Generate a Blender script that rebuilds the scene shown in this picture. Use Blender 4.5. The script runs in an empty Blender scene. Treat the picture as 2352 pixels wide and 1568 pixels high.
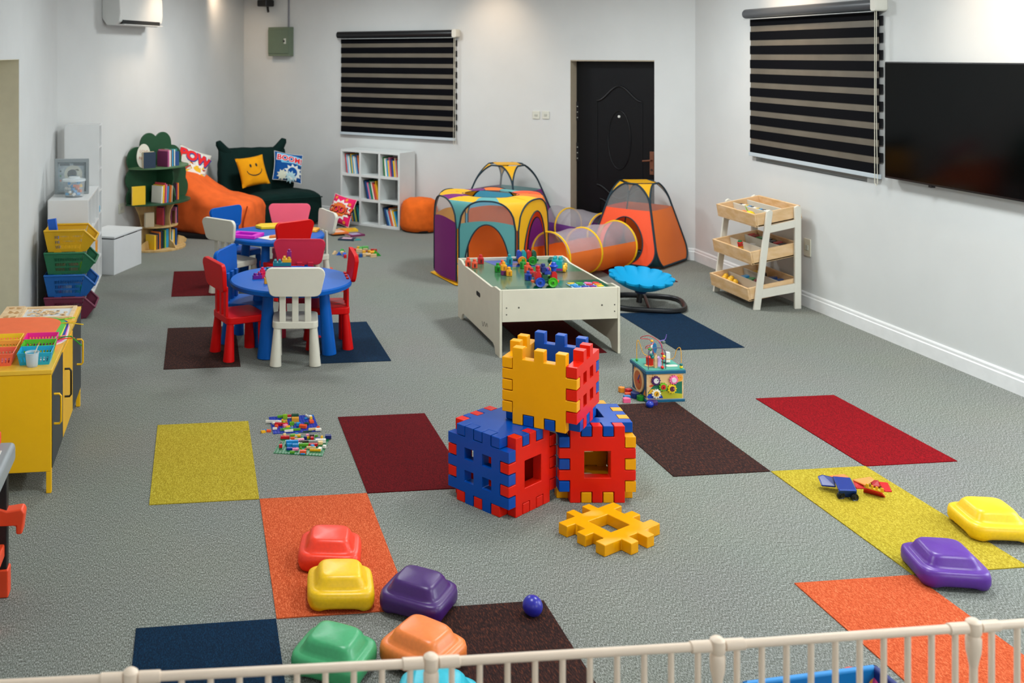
import bpy, bmesh, math, random
from math import sin, cos, pi, radians, sqrt, atan2
from mathutils import Vector, Matrix
random.seed(7)
SC = bpy.context.scene
COL = SC.collection

# ------------------------------------------------------------------ camera
F, CX, CY, YAW = 2339.07, 744.82, 125.5, .1244          # focal length and optical centre in pixels of a 2352 wide frame
CAM = Vector((.2154, -5.6723, 2.0395))
cd = bpy.data.cameras.new('camera')
cam = bpy.data.objects.new('camera', cd); COL.objects.link(cam)
cam.location = CAM
cam.rotation_euler = (pi/2, 0, -YAW)
cd.sensor_width = 36; cd.lens = F*36/2352
cd.shift_x = (1176-CX)/2352; cd.shift_y = (CY-784)/2352
cd.clip_start = .05
cd.dof.use_dof = True; cd.dof.focus_distance = 4.75; cd.dof.aperture_fstop = 4.0
SC.camera = cam

# ------------------------------------------------------------------ world, exposure, lamps
w = bpy.data.worlds.new('world'); SC.world = w; w.use_nodes = True
w.node_tree.nodes['Background'].inputs[0].default_value = (.75, .82, .9, 1)
w.node_tree.nodes['Background'].inputs[1].default_value = .05
SC.view_settings.view_transform = 'Standard'
SC.view_settings.look = 'None'
SC.view_settings.exposure = 0.34
SC.view_settings.gamma = 1
SC.view_settings.use_curve_mapping = False

def area(name, loc, size, watts, col, rot=(0, 0, 0), sy=None):
    l = bpy.data.lights.new(name, 'AREA'); l.energy = watts; l.color = col
    l.shape = 'RECTANGLE'; l.size = size; l.size_y = sy or size
    o = bpy.data.objects.new(name, l); COL.objects.link(o); o.location = loc; o.rotation_euler = rot
    return o
def spot(name, loc, watts, col, deg, target=None, blend=.7, r=.04):
    l = bpy.data.lights.new(name, 'SPOT'); l.energy = watts; l.color = col; l.spot_size = radians(deg); l.spot_blend = blend
    l.shadow_soft_size = r
    o = bpy.data.objects.new(name, l); COL.objects.link(o); o.location = loc
    if target is not None:
        o.rotation_euler = (Vector(target)-Vector(loc)).to_track_quat('-Z', 'Y').to_euler()
    return o
CEIL = 3.0
COOL = (.93, .98, 1.0); WARM = (1.0, .74, .52)
for p, e in (((1.4, 5.0), 46), ((3.5, 2.6), 50), ((.7, 1.9), 30), ((3.6, -.5), 56), ((1.0, -2.0), 34), ((3.9, -3.4), 40)):
    area('ceiling_panel_light', (p[0], p[1], CEIL-.03), .5, e, COOL)
area('window_daylight', (5.05, -2.3, 1.5), 1.3, 105, (.86, .94, 1.0), (0, radians(-70), radians(14)), 1.2)
area('window_daylight', (4.1, -6.6, 1.9), 1.2, 40, (.90, .95, 1.0), (radians(80), 0, 0), 1.1)
area('window_daylight', (.6, -6.6, 1.9), 1.2, 14, (.95, .96, 1.0), (radians(80), 0, 0), 1.1)
spot('wall_downlight', (.18, 5.15, CEIL-.05), 30, WARM, 90, (-.32, 5.3, 1.75), 1, .12)
spot('wall_downlight', (3.15, 5.0, CEIL-.05), 26, WARM, 96, (3.55, 5.45, 2.0), 1, .12)
spot('wall_downlight', (4.55, -.15, CEIL-.05), 36, WARM, 100, (5.15, -.15, 2.2), 1, .12)
spot('wall_downlight', (4.55, 2.2, CEIL-.05), 40, WARM, 96, (5.15, 2.2, 2.0), 1, .12)
spot('wall_downlight', (.5, 7.0, CEIL-.05), 26, WARM, 96, (.6, 7.6, 2.2), 1, .12)

# ------------------------------------------------------------------ from a pixel of the photograph to a place in the room
_c, _s = cos(YAW), sin(YAW)
def ray(x, y):
    a, b = (x-CX)/F, -(y-CY)/F
    return Vector((a*_c+_s, -a*_s+_c, b))
def G(x, y, z=0.0):                         # on the level plane at height z
    d = ray(x, y); return CAM+d*((z-CAM.z)/d.z)
def PL(x, y, p, n):                         # on the plane through p with normal n
    d = ray(x, y); n = Vector(n); return CAM+d*((Vector(p)-CAM).dot(n)/d.dot(n))
def AT(x, y, dep):                          # at a distance along the optical axis
    return CAM+ray(x, y)*dep

# ------------------------------------------------------------------ materials
def lin(h):
    h = h.lstrip('#'); o = []
    for i in (0, 2, 4):
        c = int(h[i:i+2], 16)/255
        o.append(c/12.92 if c <= .04045 else ((c+.055)/1.055)**2.4)
    return (*o, 1)
_M = {}
def mat(h, rough=.5, kind='plain', scale=60, amt=.12, bump=0.0, spec=.5, metal=0.0, h2=None, stretch=(1, 1, 1), alpha=1.0):
    key = (h, rough, kind, scale, amt, bump, spec, metal, h2, stretch, alpha)
    if key in _M: return _M[key]
    m = bpy.data.materials.new(kind+'_'+h.lstrip('#')); m.use_nodes = True
    nt = m.node_tree; p = nt.nodes['Principled BSDF']
    p.inputs['Roughness'].default_value = rough
    p.inputs['Specular IOR Level'].default_value = spec
    p.inputs['Metallic'].default_value = metal
    col = lin(h); c2 = lin(h2) if h2 else tuple(x*(1-amt) for x in col[:3])+(1,)
    tc = nt.nodes.new('ShaderNodeTexCoord'); mp = nt.nodes.new('ShaderNodeMapping'); mp.inputs['Scale'].default_value = stretch
    nt.links.new(tc.outputs['Object'], mp.inputs['Vector'])
    nz = nt.nodes.new('ShaderNodeTexNoise'); nz.inputs['Scale'].default_value = scale; nz.inputs['Detail'].default_value = 3
    nt.links.new(mp.outputs[0], nz.inputs['Vector'])
    rp = nt.nodes.new('ShaderNodeValToRGB'); rp.color_ramp.elements[0].position = .36; rp.color_ramp.elements[1].position = .66
    rp.color_ramp.elements[0].color = c2; rp.color_ramp.elements[1].color = col
    nt.links.new(nz.outputs['Fac'], rp.inputs[0]); nt.links.new(rp.outputs[0], p.inputs['Base Color'])
    if bump:
        bp = nt.nodes.new('ShaderNodeBump'); bp.inputs['Strength'].default_value = bump; bp.inputs['Distance'].default_value = .01
        nt.links.new(nz.outputs['Fac'], bp.inputs['Height']); nt.links.new(bp.outputs[0], p.inputs['Normal'])
    if alpha < 1: p.inputs['Alpha'].default_value = alpha
    _M[key] = m; return m
def plastic(h, rough=.38): return mat(h, rough, amt=.03, scale=8)
def matte(h, rough=.6): return mat(h, rough, amt=.05, scale=14)
def cloth(h, bump=.25, scale=9): return mat(h, .9, 'cloth', scale, .16, bump, .2)
def wood(h='#E0BE92', h2='#C69A66', stretch=(1, 12, 12)): return mat(h, .55, 'wood', 5, .2, .05, .4, 0, h2, stretch)
def carpet(h, h2, h3=None, sc=170, stretch=(1.0, .35, 1), fleck=0.0, name='carpet'):
    m = bpy.data.materials.new(name+'_'+h.lstrip('#')); m.use_nodes = True; nt = m.node_tree; p = nt.nodes['Principled BSDF']
    p.inputs['Roughness'].default_value = .95; p.inputs['Specular IOR Level'].default_value = .15
    tc = nt.nodes.new('ShaderNodeTexCoord'); mp = nt.nodes.new('ShaderNodeMapping'); mp.inputs['Scale'].default_value = stretch
    nt.links.new(tc.outputs['Object'], mp.inputs['Vector'])
    nz = nt.nodes.new('ShaderNodeTexNoise'); nz.inputs['Scale'].default_value = sc; nz.inputs['Detail'].default_value = 2; nz.inputs['Roughness'].default_value = .7
    nt.links.new(mp.outputs[0], nz.inputs['Vector'])
    rp = nt.nodes.new('ShaderNodeValToRGB'); e = rp.color_ramp.elements
    e[0].position = .40; e[0].color = lin(h2); e[1].position = .56; e[1].color = lin(h)
    if h3: x = e.new(.66); x.color = lin(h3)
    nt.links.new(nz.outputs['Fac'], rp.inputs[0])
    n2 = nt.nodes.new('ShaderNodeTexNoise'); n2.inputs['Scale'].default_value = 1.3; n2.inputs['Detail'].default_value = 2
    nt.links.new(tc.outputs['Object'], n2.inputs['Vector'])
    mx = nt.nodes.new('ShaderNodeMixRGB'); mx.blend_type = 'MULTIPLY'; mx.inputs[0].default_value = .12
    nt.links.new(rp.outputs[0], mx.inputs[1]); nt.links.new(n2.outputs['Color'], mx.inputs[2]); nt.links.new(mx.outputs[0], p.inputs['Base Color'])
    bp = nt.nodes.new('ShaderNodeBump'); bp.inputs['Strength'].default_value = .08; bp.inputs['Distance'].default_value = .001
    nt.links.new(nz.outputs['Fac'], bp.inputs['Height']); nt.links.new(bp.outputs[0], p.inputs['Normal'])
    return m
def sheer(h, open_=.6, rough=.7):                       # woven mesh or thin film: part of the light passes straight through
    key = ('sheer', h, open_)
    if key in _M: return _M[key]
    m = bpy.data.materials.new('sheer_'+h.lstrip('#')); m.use_nodes = True; nt = m.node_tree
    p = nt.nodes['Principled BSDF']; p.inputs['Base Color'].default_value = lin(h); p.inputs['Roughness'].default_value = rough
    t = nt.nodes.new('ShaderNodeBsdfTransparent'); mx = nt.nodes.new('ShaderNodeMixShader'); mx.inputs[0].default_value = open_
    nt.links.new(p.outputs[0], mx.inputs[1]); nt.links.new(t.outputs[0], mx.inputs[2])
    nt.links.new(mx.outputs[0], nt.nodes['Material Output'].inputs[0]); _M[key] = m; return m
def thin(h, through=.14):                               # thin nylon: lets light glow through
    key = ('thin', h, through)
    if key in _M: return _M[key]
    m = bpy.data.materials.new('nylon_'+h.lstrip('#')); m.use_nodes = True; nt = m.node_tree
    p = nt.nodes['Principled BSDF']; p.inputs['Base Color'].default_value = lin(h); p.inputs['Roughness'].default_value = .55
    t = nt.nodes.new('ShaderNodeBsdfTranslucent'); t.inputs[0].default_value = lin(h)
    mx = nt.nodes.new('ShaderNodeMixShader'); mx.inputs[0].default_value = through
    nt.links.new(p.outputs[0], mx.inputs[1]); nt.links.new(t.outputs[0], mx.inputs[2])
    nt.links.new(mx.outputs[0], nt.nodes['Material Output'].inputs[0]); _M[key] = m; return m

# ------------------------------------------------------------------ mesh helpers
def T(x=0, y=0, z=0): return Matrix.Translation((x, y, z))
def RZ(d): return Matrix.Rotation(radians(d), 4, 'Z')
def RX(d): return Matrix.Rotation(radians(d), 4, 'X')
def RY(d): return Matrix.Rotation(radians(d), 4, 'Y')
def FR(o, x, y, z):                                      # local axes -> world
    m = Matrix.Identity(4)
    for i, a in enumerate((x, y, z)):
        a = Vector(a)
        for j in range(3): m[j][i] = a[j]
    for j in range(3): m[j][3] = o[j]
    return m
I4 = Matrix.Identity(4)
class MB:
    def __init__(s): s.v, s.f, s.m, s.mi = [], [], [], 0
    def add(s, vs, fs, M=I4):
        n = len(s.v); s.v += [tuple(M @ Vector(v)) for v in vs]; s.f += [tuple(n+i for i in f) for f in fs]; s.m += [s.mi]*len(fs); return s
    def box(s, x0, x1, y0, y1, z0, z1, M=I4):
        return s.add([(x, y, z) for z in (z0, z1) for y in (y0, y1) for x in (x0, x1)],
                     [(0, 2, 3, 1), (4, 5, 7, 6), (0, 1, 5, 4), (2, 6, 7, 3), (0, 4, 6, 2), (1, 3, 7, 5)], M)
    def prism(s, pts, z0, z1, M=I4):
        n = len(pts)
        return s.add([(p[0], p[1], z0) for p in pts]+[(p[0], p[1], z1) for p in pts],
                     [tuple(range(n))[::-1], tuple(range(n, 2*n))]+[(i, (i+1) % n, n+(i+1) % n, n+i) for i in range(n)], M)
    def cyl(s, p0, p1, r0, r1=None, n=14, caps=True):
        p0, p1 = Vector(p0), Vector(p1); r1 = r0 if r1 is None else r1
        q = (p1-p0).to_track_quat('Z', 'Y').to_matrix()
        vs = [p0+q @ Vector((r0*cos(2*pi*i/n), r0*sin(2*pi*i/n), 0)) for i in range(n)]+[p1+q @ Vector((r1*cos(2*pi*i/n), r1*sin(2*pi*i/n), 0)) for i in range(n)]
        fs = [(i, (i+1) % n, n+(i+1) % n, n+i) for i in range(n)]
        if caps: fs += [tuple(range(n))[::-1], tuple(range(n, 2*n))]
        return s.add(vs, fs)
    def tube(s, pts, r, n=8, closed=False, M=I4):
        pts = [Vector(p) for p in pts]; k = len(pts); vs = []; up = None
        for i, p in enumerate(pts):
            a = pts[(i-1) % k] if closed or i else p; b = pts[(i+1) % k] if closed or i < k-1 else p
            t = (b-a).normalized()
            if up is None: up = t.orthogonal().normalized()
            up = (up-t*up.dot(t)).normalized(); sd = t.cross(up)
            rr = r(i/(k-1)) if callable(r) else r
            vs += [p+up*rr*cos(2*pi*j/n)+sd*rr*sin(2*pi*j/n) for j in range(n)]
        fs = []
        for i in range(k if closed else k-1):
            o, q = i*n, ((i+1) % k)*n
            fs += [(o+j, o+(j+1) % n, q+(j+1) % n, q+j) for j in range(n)]
        if not closed: fs += [tuple(range(n))[::-1], tuple(range((k-1)*n, k*n))]
        return s.add(vs, fs, M)
    def lathe(s, prof, n=24, M=I4):
        vs, fs, rows = [], [], []
        for r, z in prof:
            if r < 1e-6: rows.append([len(vs)]); vs.append((0, 0, z))
            else:
                rows.append(list(range(len(vs), len(vs)+n))); vs += [(r*cos(2*pi*i/n), r*sin(2*pi*i/n), z) for i in range(n)]
        for a, b in zip(rows, rows[1:]):
            if len(a) == 1 and len(b) == 1: continue
            if len(a) == 1: fs += [(a[0], b[i], b[(i+1) % n]) for i in range(n)]
            elif len(b) == 1: fs += [(a[i], a[(i+1) % n], b[0]) for i in range(n)]
            else: fs += [(a[i], a[(i+1) % n], b[(i+1) % n], b[i]) for i in range(n)]
        if len(rows[0]) > 1: fs.append(tuple(rows[0])[::-1])
        if len(rows[-1]) > 1: fs.append(tuple(rows[-1]))
        return s.add(vs, fs, M)
    def sph(s, c, r, n=14, k=8, sc=(1, 1, 1), M=I4):
        return s.lathe([(r*sin(pi*i/k) if 0 < i < k else 0, -r*cos(pi*i/k)) for i in range(k+1)], n, M @ T(*c) @ Matrix.Diagonal((*sc, 1)))
    def grid(s, fn, nu, nv, cu=False, M=I4):
        vs = [fn(i/nu, j/nv) for j in range(nv+1) for i in range(nu if cu else nu+1)]; w_ = nu if cu else nu+1
        return s.add(vs, [(j*w_+i, j*w_+(i+1) % w_, (j+1)*w_+(i+1) % w_, (j+1)*w_+i) for j in range(nv) for i in range(nu)], M)
    def cells(s, xs, ys, on, z0, z1, M=I4):               # solid plate from a grid of filled and empty cells
        nx, ny = len(xs)-1, len(ys)-1; ids = {}; vs, fs = [], []
        def vi(i, j, k):
            if (i, j, k) not in ids: ids[(i, j, k)] = len(vs); vs.append((xs[i], ys[j], (z0, z1)[k]))
            return ids[(i, j, k)]
        P = lambda i, j: 0 <= i < nx and 0 <= j < ny and on(i, j)
        for i in range(nx):
            for j in range(ny):
                if not P(i, j): continue
                fs.append((vi(i, j, 1), vi(i+1, j, 1), vi(i+1, j+1, 1), vi(i, j+1, 1)))
                fs.append((vi(i, j, 0), vi(i, j+1, 0), vi(i+1, j+1, 0), vi(i+1, j, 0)))
                for (di, dj, a, b) in ((-1, 0, (i, j+1), (i, j)), (1, 0, (i+1, j), (i+1, j+1)), (0, -1, (i, j), (i+1, j)), (0, 1, (i+1, j+1), (i, j+1))):
                    if not P(i+di, j+dj): fs.append((vi(*a, 0), vi(*b, 0), vi(*b, 1), vi(*a, 1)))
        return s.add(vs, fs, M)
    def put(s, name, mats, parent=None, bevel=0, seg=2, ang=35, sub=0, smooth=True, M=None, kind=None, label=None, recalc=True):
        me = bpy.data.meshes.new(name); me.from_pydata(s.v, [], s.f)
        for m in (mats if isinstance(mats, (list, tuple)) else [mats]): me.materials.append(m)
        me.polygons.foreach_set('material_index', s.m)
        bm = bmesh.new(); bm.from_mesh(me)
        bmesh.ops.remove_doubles(bm, verts=bm.verts, dist=1e-6)
        if recalc: bmesh.ops.recalc_face_normals(bm, faces=bm.faces)
        bm.to_mesh(me); bm.free()
        if smooth:
            me.polygons.foreach_set('use_smooth', [True]*len(me.polygons))
            if not bevel and not sub: me.set_sharp_from_angle(angle=radians(ang))
        o = bpy.data.objects.new(name, me); COL.objects.link(o)
        if parent is not None: o.parent = parent
        if M is not None: o.matrix_local = M
        if bevel:
            b = o.modifiers.new('bevel', 'BEVEL'); b.width = bevel; b.segments = seg; b.limit_method = 'ANGLE'; b.angle_limit = radians(ang); b.harden_normals = True
        if sub:
            b = o.modifiers.new('subsurf', 'SUBSURF'); b.levels = sub; b.render_levels = sub
        if kind: o['kind'] = kind
        if label: o['label'] = label
        return o
def tag(o, label, cat, group=None):
    o['label'] = label; o['category'] = cat
    if group: o['group'] = group
    return o
def thing(name, label, cat, loc=(0, 0, 0), rz=0, group=None):
    o = bpy.data.objects.new(name, None); o.empty_display_size = .05; COL.objects.link(o); o.location = loc; o.rotation_euler = (0, 0, radians(rz))
    return tag(o, label, cat, group)
def kids(o): return [x for x in COL.objects if x.parent == o]
def dup(root, loc=None, rz=None, label=None, group=None, mats=None):
    def cp(o, par):
        c = o.copy(); COL.objects.link(c)
        if par is not None: c.parent = par
        if mats is not None and c.type == 'MESH':
            for i, sl in enumerate(c.material_slots):
                nm = mats(sl.material) if callable(mats) else mats
                if nm is not None: sl.link = 'OBJECT'; sl.material = nm
        for ch in kids(o): cp(ch, c)
        return c
    r = cp(root, None)
    if loc is not None: r.location = loc
    if rz is not None: r.rotation_euler = (0, 0, radians(rz))
    if label: r['label'] = label
    if group: r['group'] = group
    return r
def rrect(w, h, r, n=6, cx=0, cy=0):
    out = []
    for sx, sy, a0 in ((1, 1, 0), (-1, 1, 90), (-1, -1, 180), (1, -1, 270)):
        for i in range(n+1):
            a = radians(a0+90*i/n); out.append((cx+sx*(w/2-r)+r*cos(a), cy+sy*(h/2-r)+r*sin(a)))
    return out
def circ(r, n=20, cx=0, cy=0, ph=0): return [(cx+r*cos(2*pi*i/n+ph), cy+r*sin(2*pi*i/n+ph)) for i in range(n)]
def gear(r0, r1, k):
    out = []
    for i in range(k*4):
        a = 2*pi*i/(k*4); out.append(((r1, r1, r0, r0)[i % 4]*cos(a), (r1, r1, r0, r0)[i % 4]*sin(a)))
    return out
def letters(txt, size, bold=0.0, shear=0.0):             # flat outline of words as vertices and faces, centred
    cu = bpy.data.curves.new('lettering', 'FONT'); cu.body = txt; cu.size = size; cu.align_x = 'CENTER'; cu.align_y = 'CENTER'; cu.offset = bold; cu.shear = shear; cu.resolution_u = 3
    o = bpy.data.objects.new('lettering', cu); COL.objects.link(o)
    me = o.evaluated_get(bpy.context.evaluated_depsgraph_get()).to_mesh()
    vs = [tuple(v.co) for v in me.vertices]; fs = [tuple(p.vertices) for p in me.polygons]
    bpy.data.objects.remove(o); bpy.data.curves.remove(cu)
    return vs, fs
ORD = ['first', 'second', 'third', 'fourth', 'fifth', 'sixth', 'seventh', 'eighth', 'ninth', 'tenth', 'eleventh', 'twelfth', 'thirteenth', 'fourteenth']
# ================================================================== THE SETTING
RX_ = 5.12                                              # right wall
LX_ = -1.05                                             # wall on the near left
CB = Vector((5.12, 3.893, 0)); CA = Vector((.847, 8.167, 0))   # corners of the angled back wall
ad = Vector((.403, .915, 0)).normalized()               # along the angled left wall, away from the camera
CL = CA - ad*((CA.x-LX_)/ad.x)                          # where it meets the near left wall
bd = (CB-CA).normalized(); bn = Vector((-bd.y, bd.x, 0)); bn = -bn if bn.y > 0 else bn     # back wall, normal into the room
an = Vector((ad.y, -ad.x, 0))                           # angled left wall, normal into the room
FRONT = -6.7
wallm = mat('#CCCECC', .85, 'paint', 3, .03, .02, .3)
M_floor = carpet('#878A83', '#575951', '#AEB1AA', 330, (1, .28, 1))

def struct(o): o['kind'] = 'structure'; return o
b = MB(); pts = [(LX_-.5, FRONT), (RX_, FRONT), (RX_, CB.y), (CA.x, CA.y), (CL.x, CL.y), (LX_-.5, CL.y)]
b.prism(pts, -.05, 0); struct(b.put('floor', M_floor, smooth=False))
b = MB(); b.prism([(LX_-.6, FRONT-.1), (RX_+.1, FRONT-.1), (RX_+.1, CB.y+.1), (CA.x, CA.y+.2), (CL.x-.2, CL.y+.2)], CEIL, CEIL+.08); struct(b.put('ceiling', mat('#E4E4E2', .9, 'paint', 3, .03), smooth=False))

def wallslab(name, p, q, nrm, holes=(), th=.14):        # p->q along the floor, nrm points into the room; holes in (s0,s1,z0,z1)
    d = (q-p).normalized(); L = (q-p).length
    xs = sorted({0, L, *[h[0] for h in holes], *[h[1] for h in holes]}); zs = sorted({0, CEIL, *[h[2] for h in holes], *[h[3] for h in holes]})
    on = lambda i, j: not any(h[0]-1e-6 <= xs[i] < h[1]-1e-6 and h[2]-1e-6 <= zs[j] < h[3]-1e-6 for h in holes)
    b = MB(); b.cells(xs, zs, on, -th, 0, FR(p, d, (0, 0, 1), nrm))
    return struct(b.put(name, wallm, smooth=False))
def on_back(x, y): return PL(x, y, CA, bn)
def on_ang(x, y): return PL(x, y, CA, an)
def on_right(x, y): return PL(x, y, (RX_, 0, 0), (1, 0, 0))
def on_left(x, y): return PL(x, y, (LX_, 0, 0), (1, 0, 0))
# right wall with its window
rb = [on_right(*p) for p in ((1728, 40), (2004, 20), (2000, 405), (1728, 368))]
rw = (min(p.y for p in rb)+.06, max(p.y for p in rb)-.06, min(on_right(1728, 368).z, on_right(2000, 418).z)+.0, 2.35)
wallslab('wall_right', Vector((RX_, FRONT, 0)), CB, Vector((-1, 0, 0)), [(rw[0]-FRONT, rw[1]-FRONT, rw[2], rw[3])])
# back wall with door recess and window
dl, dr = on_back(1310, 300), on_back(1503, 300)
s_of = lambda p: (p-CA).dot(bd)
DZ = on_back(1400, 138).z
bl, br_ = s_of(on_back(792, 200)), s_of(on_back(1030, 200)); bz0, bz1 = on_back(910, 315).z+.04, on_back(910, 92).z
wallslab('wall_back', CA, CB, bn, [(s_of(dl), s_of(dr), 0, DZ), (bl, br_, bz0, bz1)], .2)
wallslab('wall_back_left', CL, CA, an)
# near left wall with its opening
oy = on_left(44, 300).y; oz = on_left(42, 136).z
wallslab('wall_left', Vector((LX_, FRONT, 0)), Vector((LX_, CL.y, 0)), Vector((1, 0, 0)), [(oy-1.3-FRONT, oy-FRONT, 0, oz)], .34)
b = MB(); b.box(LX_-.62, LX_-.52, oy-1.9, oy+.4, 0, CEIL); struct(b.put('wall_alcove', mat('#E9EAEA', .85, 'paint', 3, .02), smooth=False))
b = MB(); b.box(LX_-.345, LX_-.003, oy-.004, oy+.012, 0, oz); b.box(LX_-.345, LX_-.003, oy-1.3, oy, oz-.004, oz+.01); struct(b.put('trim_1', matte('#CFC7A8', .8), smooth=False))
wallslab('wall_front', Vector((RX_, FRONT, 0)), Vector((LX_-.5, FRONT, 0)), Vector((0, 1, 0)))
# baseboards
def baseboard(name, p, q, nrm, extra=()):
    d = (q-p).normalized(); L = (q-p).length; b = MB()
    prof = [(0, 0), (.016, 0), (.016, .085), (.011, .092), (.011, .108), (.007, .118), (0, .118)]
    b.add([tuple(p+d*s+nrm*u+Vector((0, 0, z))) for s in (0, L) for u, z in prof], [tuple(range(7)), tuple(range(13, 6, -1))]+[(i, (i+1) % 7, 7+(i+1) % 7, 7+i) for i in range(7)])
    struct(b.put(name, matte('#E2E3E2', .5), smooth=False))
baseboard('baseboard_right', Vector((RX_, FRONT, 0)), CB, Vector((-1, 0, 0)))
baseboard('baseboard_back', CA+bd*s_of(dr), CB, bn)
baseboard('baseboard_back_left', CA+bd*.05, CA+bd*(s_of(dl)-.005), bn)
# joint in the right baseboard
# windows: frame and dark pane set into the openings
def window(name, M, w_, h):
    o = thing(name, 'x', 'window'); del o['category']; del o['label']; o['kind'] = 'structure'; o.matrix_world = M
    b = MB(); t = .045
    b.cells([0, t, w_/2-t/2, w_/2+t/2, w_-t, w_], [0, t, h-t, h], lambda i, j: i in (0, 2, 4) or j in (0, 2), -.09, -.05)
    b.put('window_frame', plastic('#B9B9B4'), o, smooth=False)
    b = MB(); b.box(t, w_-t, t, h-t, -.075, -.07); b.put('pane', plastic('#10141A', .1), o, smooth=False)
    return o
window('window_1', FR(CA+bd*bl+Vector((0, 0, bz0)), bd, (0, 0, 1), bn), br_-bl, bz1-bz0)
window('window_2', FR(Vector((RX_, rw[1], rw[2])), (0, -1, 0), (0, 0, 1), (-1, 0, 0)), rw[1]-rw[0], rw[3]-rw[2])
# door: dark moulded leaf set back in its opening
o = thing('door_1', 'x', 'x'); del o['category']; del o['label']; o['kind'] = 'structure'
DW = s_of(dr)-s_of(dl); o.matrix_world = FR(dl*1, bd, (0, 0, 1), bn); o.location.z = 0
blk = mat('#05060A', .42, 'paint', 20, .1, 0, .3)
b = MB(); t = .012; b.box(.004, DW-.004, .005, DZ-.004, -.19, -.15)
leafo = b.put('door_leaf', blk, o, bevel=.003)
def ridge(b, pts, r=.011, closed=False, z=-.148): b.tube([(p[0], p[1], z) for p in pts], r, 8, closed)
b = MB(); cxm, wl = DW*.53, DW*.27
arch = [(cxm-wl+2*wl*i/16, DZ*.78+.16*(0.5-0.5*cos(2*pi*i/16))*1.0) for i in range(17)]
ridge(b, arch); ridge(b, [(cxm-wl, DZ*.78), (cxm-wl, DZ*.36)], .006); ridge(b, [(cxm+wl, DZ*.78), (cxm+wl, DZ*.36)], .006)
ridge(b, [(cxm+.5*wl*cos(2*pi*i/28), DZ*.575+.31*sin(2*pi*i/28)) for i in range(28)], .007, True)
ridge(b, [(cxm-wl+2*wl*i/16, DZ*.33-.13*(0.5-0.5*cos(2*pi*i/16))) for i in range(17)], .014)
ridge(b, [(cxm-.85*wl+1.7*wl*i/16, DZ*.255-.13*(0.5-0.5*cos(2*pi*i/16))) for i in range(17)], .012)
ridge(b, [(cxm-.85*wl, DZ*.255), (cxm-.85*wl, .12), (cxm+.85*wl, .12), (cxm+.85*wl, DZ*.255)], .007)
b.put('moulding', blk, leafo)
b = MB(); b.cyl((cxm, DZ*.70, -.149), (cxm, DZ*.70, -.138), .013, n=16); b.put('peephole', plastic('#D8D8D0', .3), leafo)
hm = mat('#9A6A55', .35, 'metal', 30, .1, 0, .5, .8)
b = MB(); b.box(DW-.10, DW-.055, .80, 1.04, -.15, -.138); hp = b.put('handle', hm, o, bevel=.003)
b = MB(); b.tube([(DW-.078, .95, -.14), (DW-.078, .95, -.10), (DW-.16, .94, -.095)], .009, 8); b.put('lever', hm, hp)
b = MB(); b.cyl((DW-.078, .85, -.139), (DW-.078, .85, -.132), .012); b.put('keyhole', plastic('#3A2A24'), hp)
for hz in (1.42, .98):
    b = MB(); b.box(.004, .028, hz-.09, hz+.11, -.15, -.143); hg = b.put('hinge', mat('#101218', .4), o)
    for k in range(3):
        b = MB(); b.cyl((.018, hz-.06+.06*k, -.144), (.018, hz-.06+.06*k, -.138), .006); b.put('screw', plastic('#A8A9A2', .3), hg)
b = MB(); b.box(-.0, DW, DZ-.012, DZ-.001, -.2, -.005); b.box(.0, .002, 0, DZ, -.2, -.002); b.put('jamb_lining', matte('#AFA28C', .8), o, smooth=False)

# ------------------------------------------------------------------ coloured carpet tiles (each half a metre by a metre)
TG = 'coloured carpet tiles laid among the grey ones'
def ctile(cx_, ry, m, label):
    b = MB(); b.box(.001, .499, -.999, -.001, 0, .004)
    o = b.put('carpet_tile', m, smooth=False); o.location = (cx_*.5, -ry*1.0, 0); tag(o, label, 'carpet tile', TG)
yel = carpet('#B4A12C', '#927F1C', '#C6B54C', 330, (1, .28, 1)); red = carpet('#8C000E', '#620008', '#9C0A16', 330, (1, .28, 1))
mar = carpet('#5E0209', '#430106', '#6C070F', 330, (1, .28, 1)); org = carpet('#CC5C34', '#AC4420', '#DE7A50', 330, (1, .28, 1)); nav = carpet('#05263F', '#031A2E', '#0B3350', 330, (1, .28, 1))
brn = carpet('#38211C', '#231716', '#5E3222', 210, (1.0, .22, 1)); brn2 = brn
ctile(0, 0, yel, 'yellow carpet tile beside the two brick baseplates')
ctile(2, 0, mar, 'dark red carpet tile touching the blue and red giant waffle block cube')
ctile(1, 1, org, 'orange carpet tile under the red stepping stone')
ctile(0, 2, nav, 'navy carpet tile by the play gate, beside the green stepping stone')
ctile(2, 2, brn, 'dark brown carpet tile under the purple ball')
ctile(5, 0, brn2, 'dark brown carpet tile between the waffle block cubes and the bead maze cube')
ctile(7, 0, red, 'bright red carpet tile lying alone near the long white wall under the TV')
ctile(6, 1, yel, 'yellow carpet tile with the magnetic building tiles on it')
ctile(5, 2, org, 'orange carpet tile at the purple stepping stone by the gate corner')
ctile(7, -2, nav, 'navy carpet tile in front of the petal-shaped spinning seat')
ctile(2, -2, nav, 'navy carpet tile under the front play table and white chair')
ctile(0, -2, brn, 'dark brown carpet tile under the red chair of the front play table')
ctile(0, -4, mar, 'dark red carpet tile in front of the back play table, half behind the red chair')
ctile(5, -2, mar, 'dark red carpet tile below the white activity table')
ctile(8, -4, mar, 'dark red carpet tile below the orange pop-up tunnel')
ctile(2, -4, org, 'orange carpet tile between the two play tables, glimpsed past a table leg')
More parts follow.
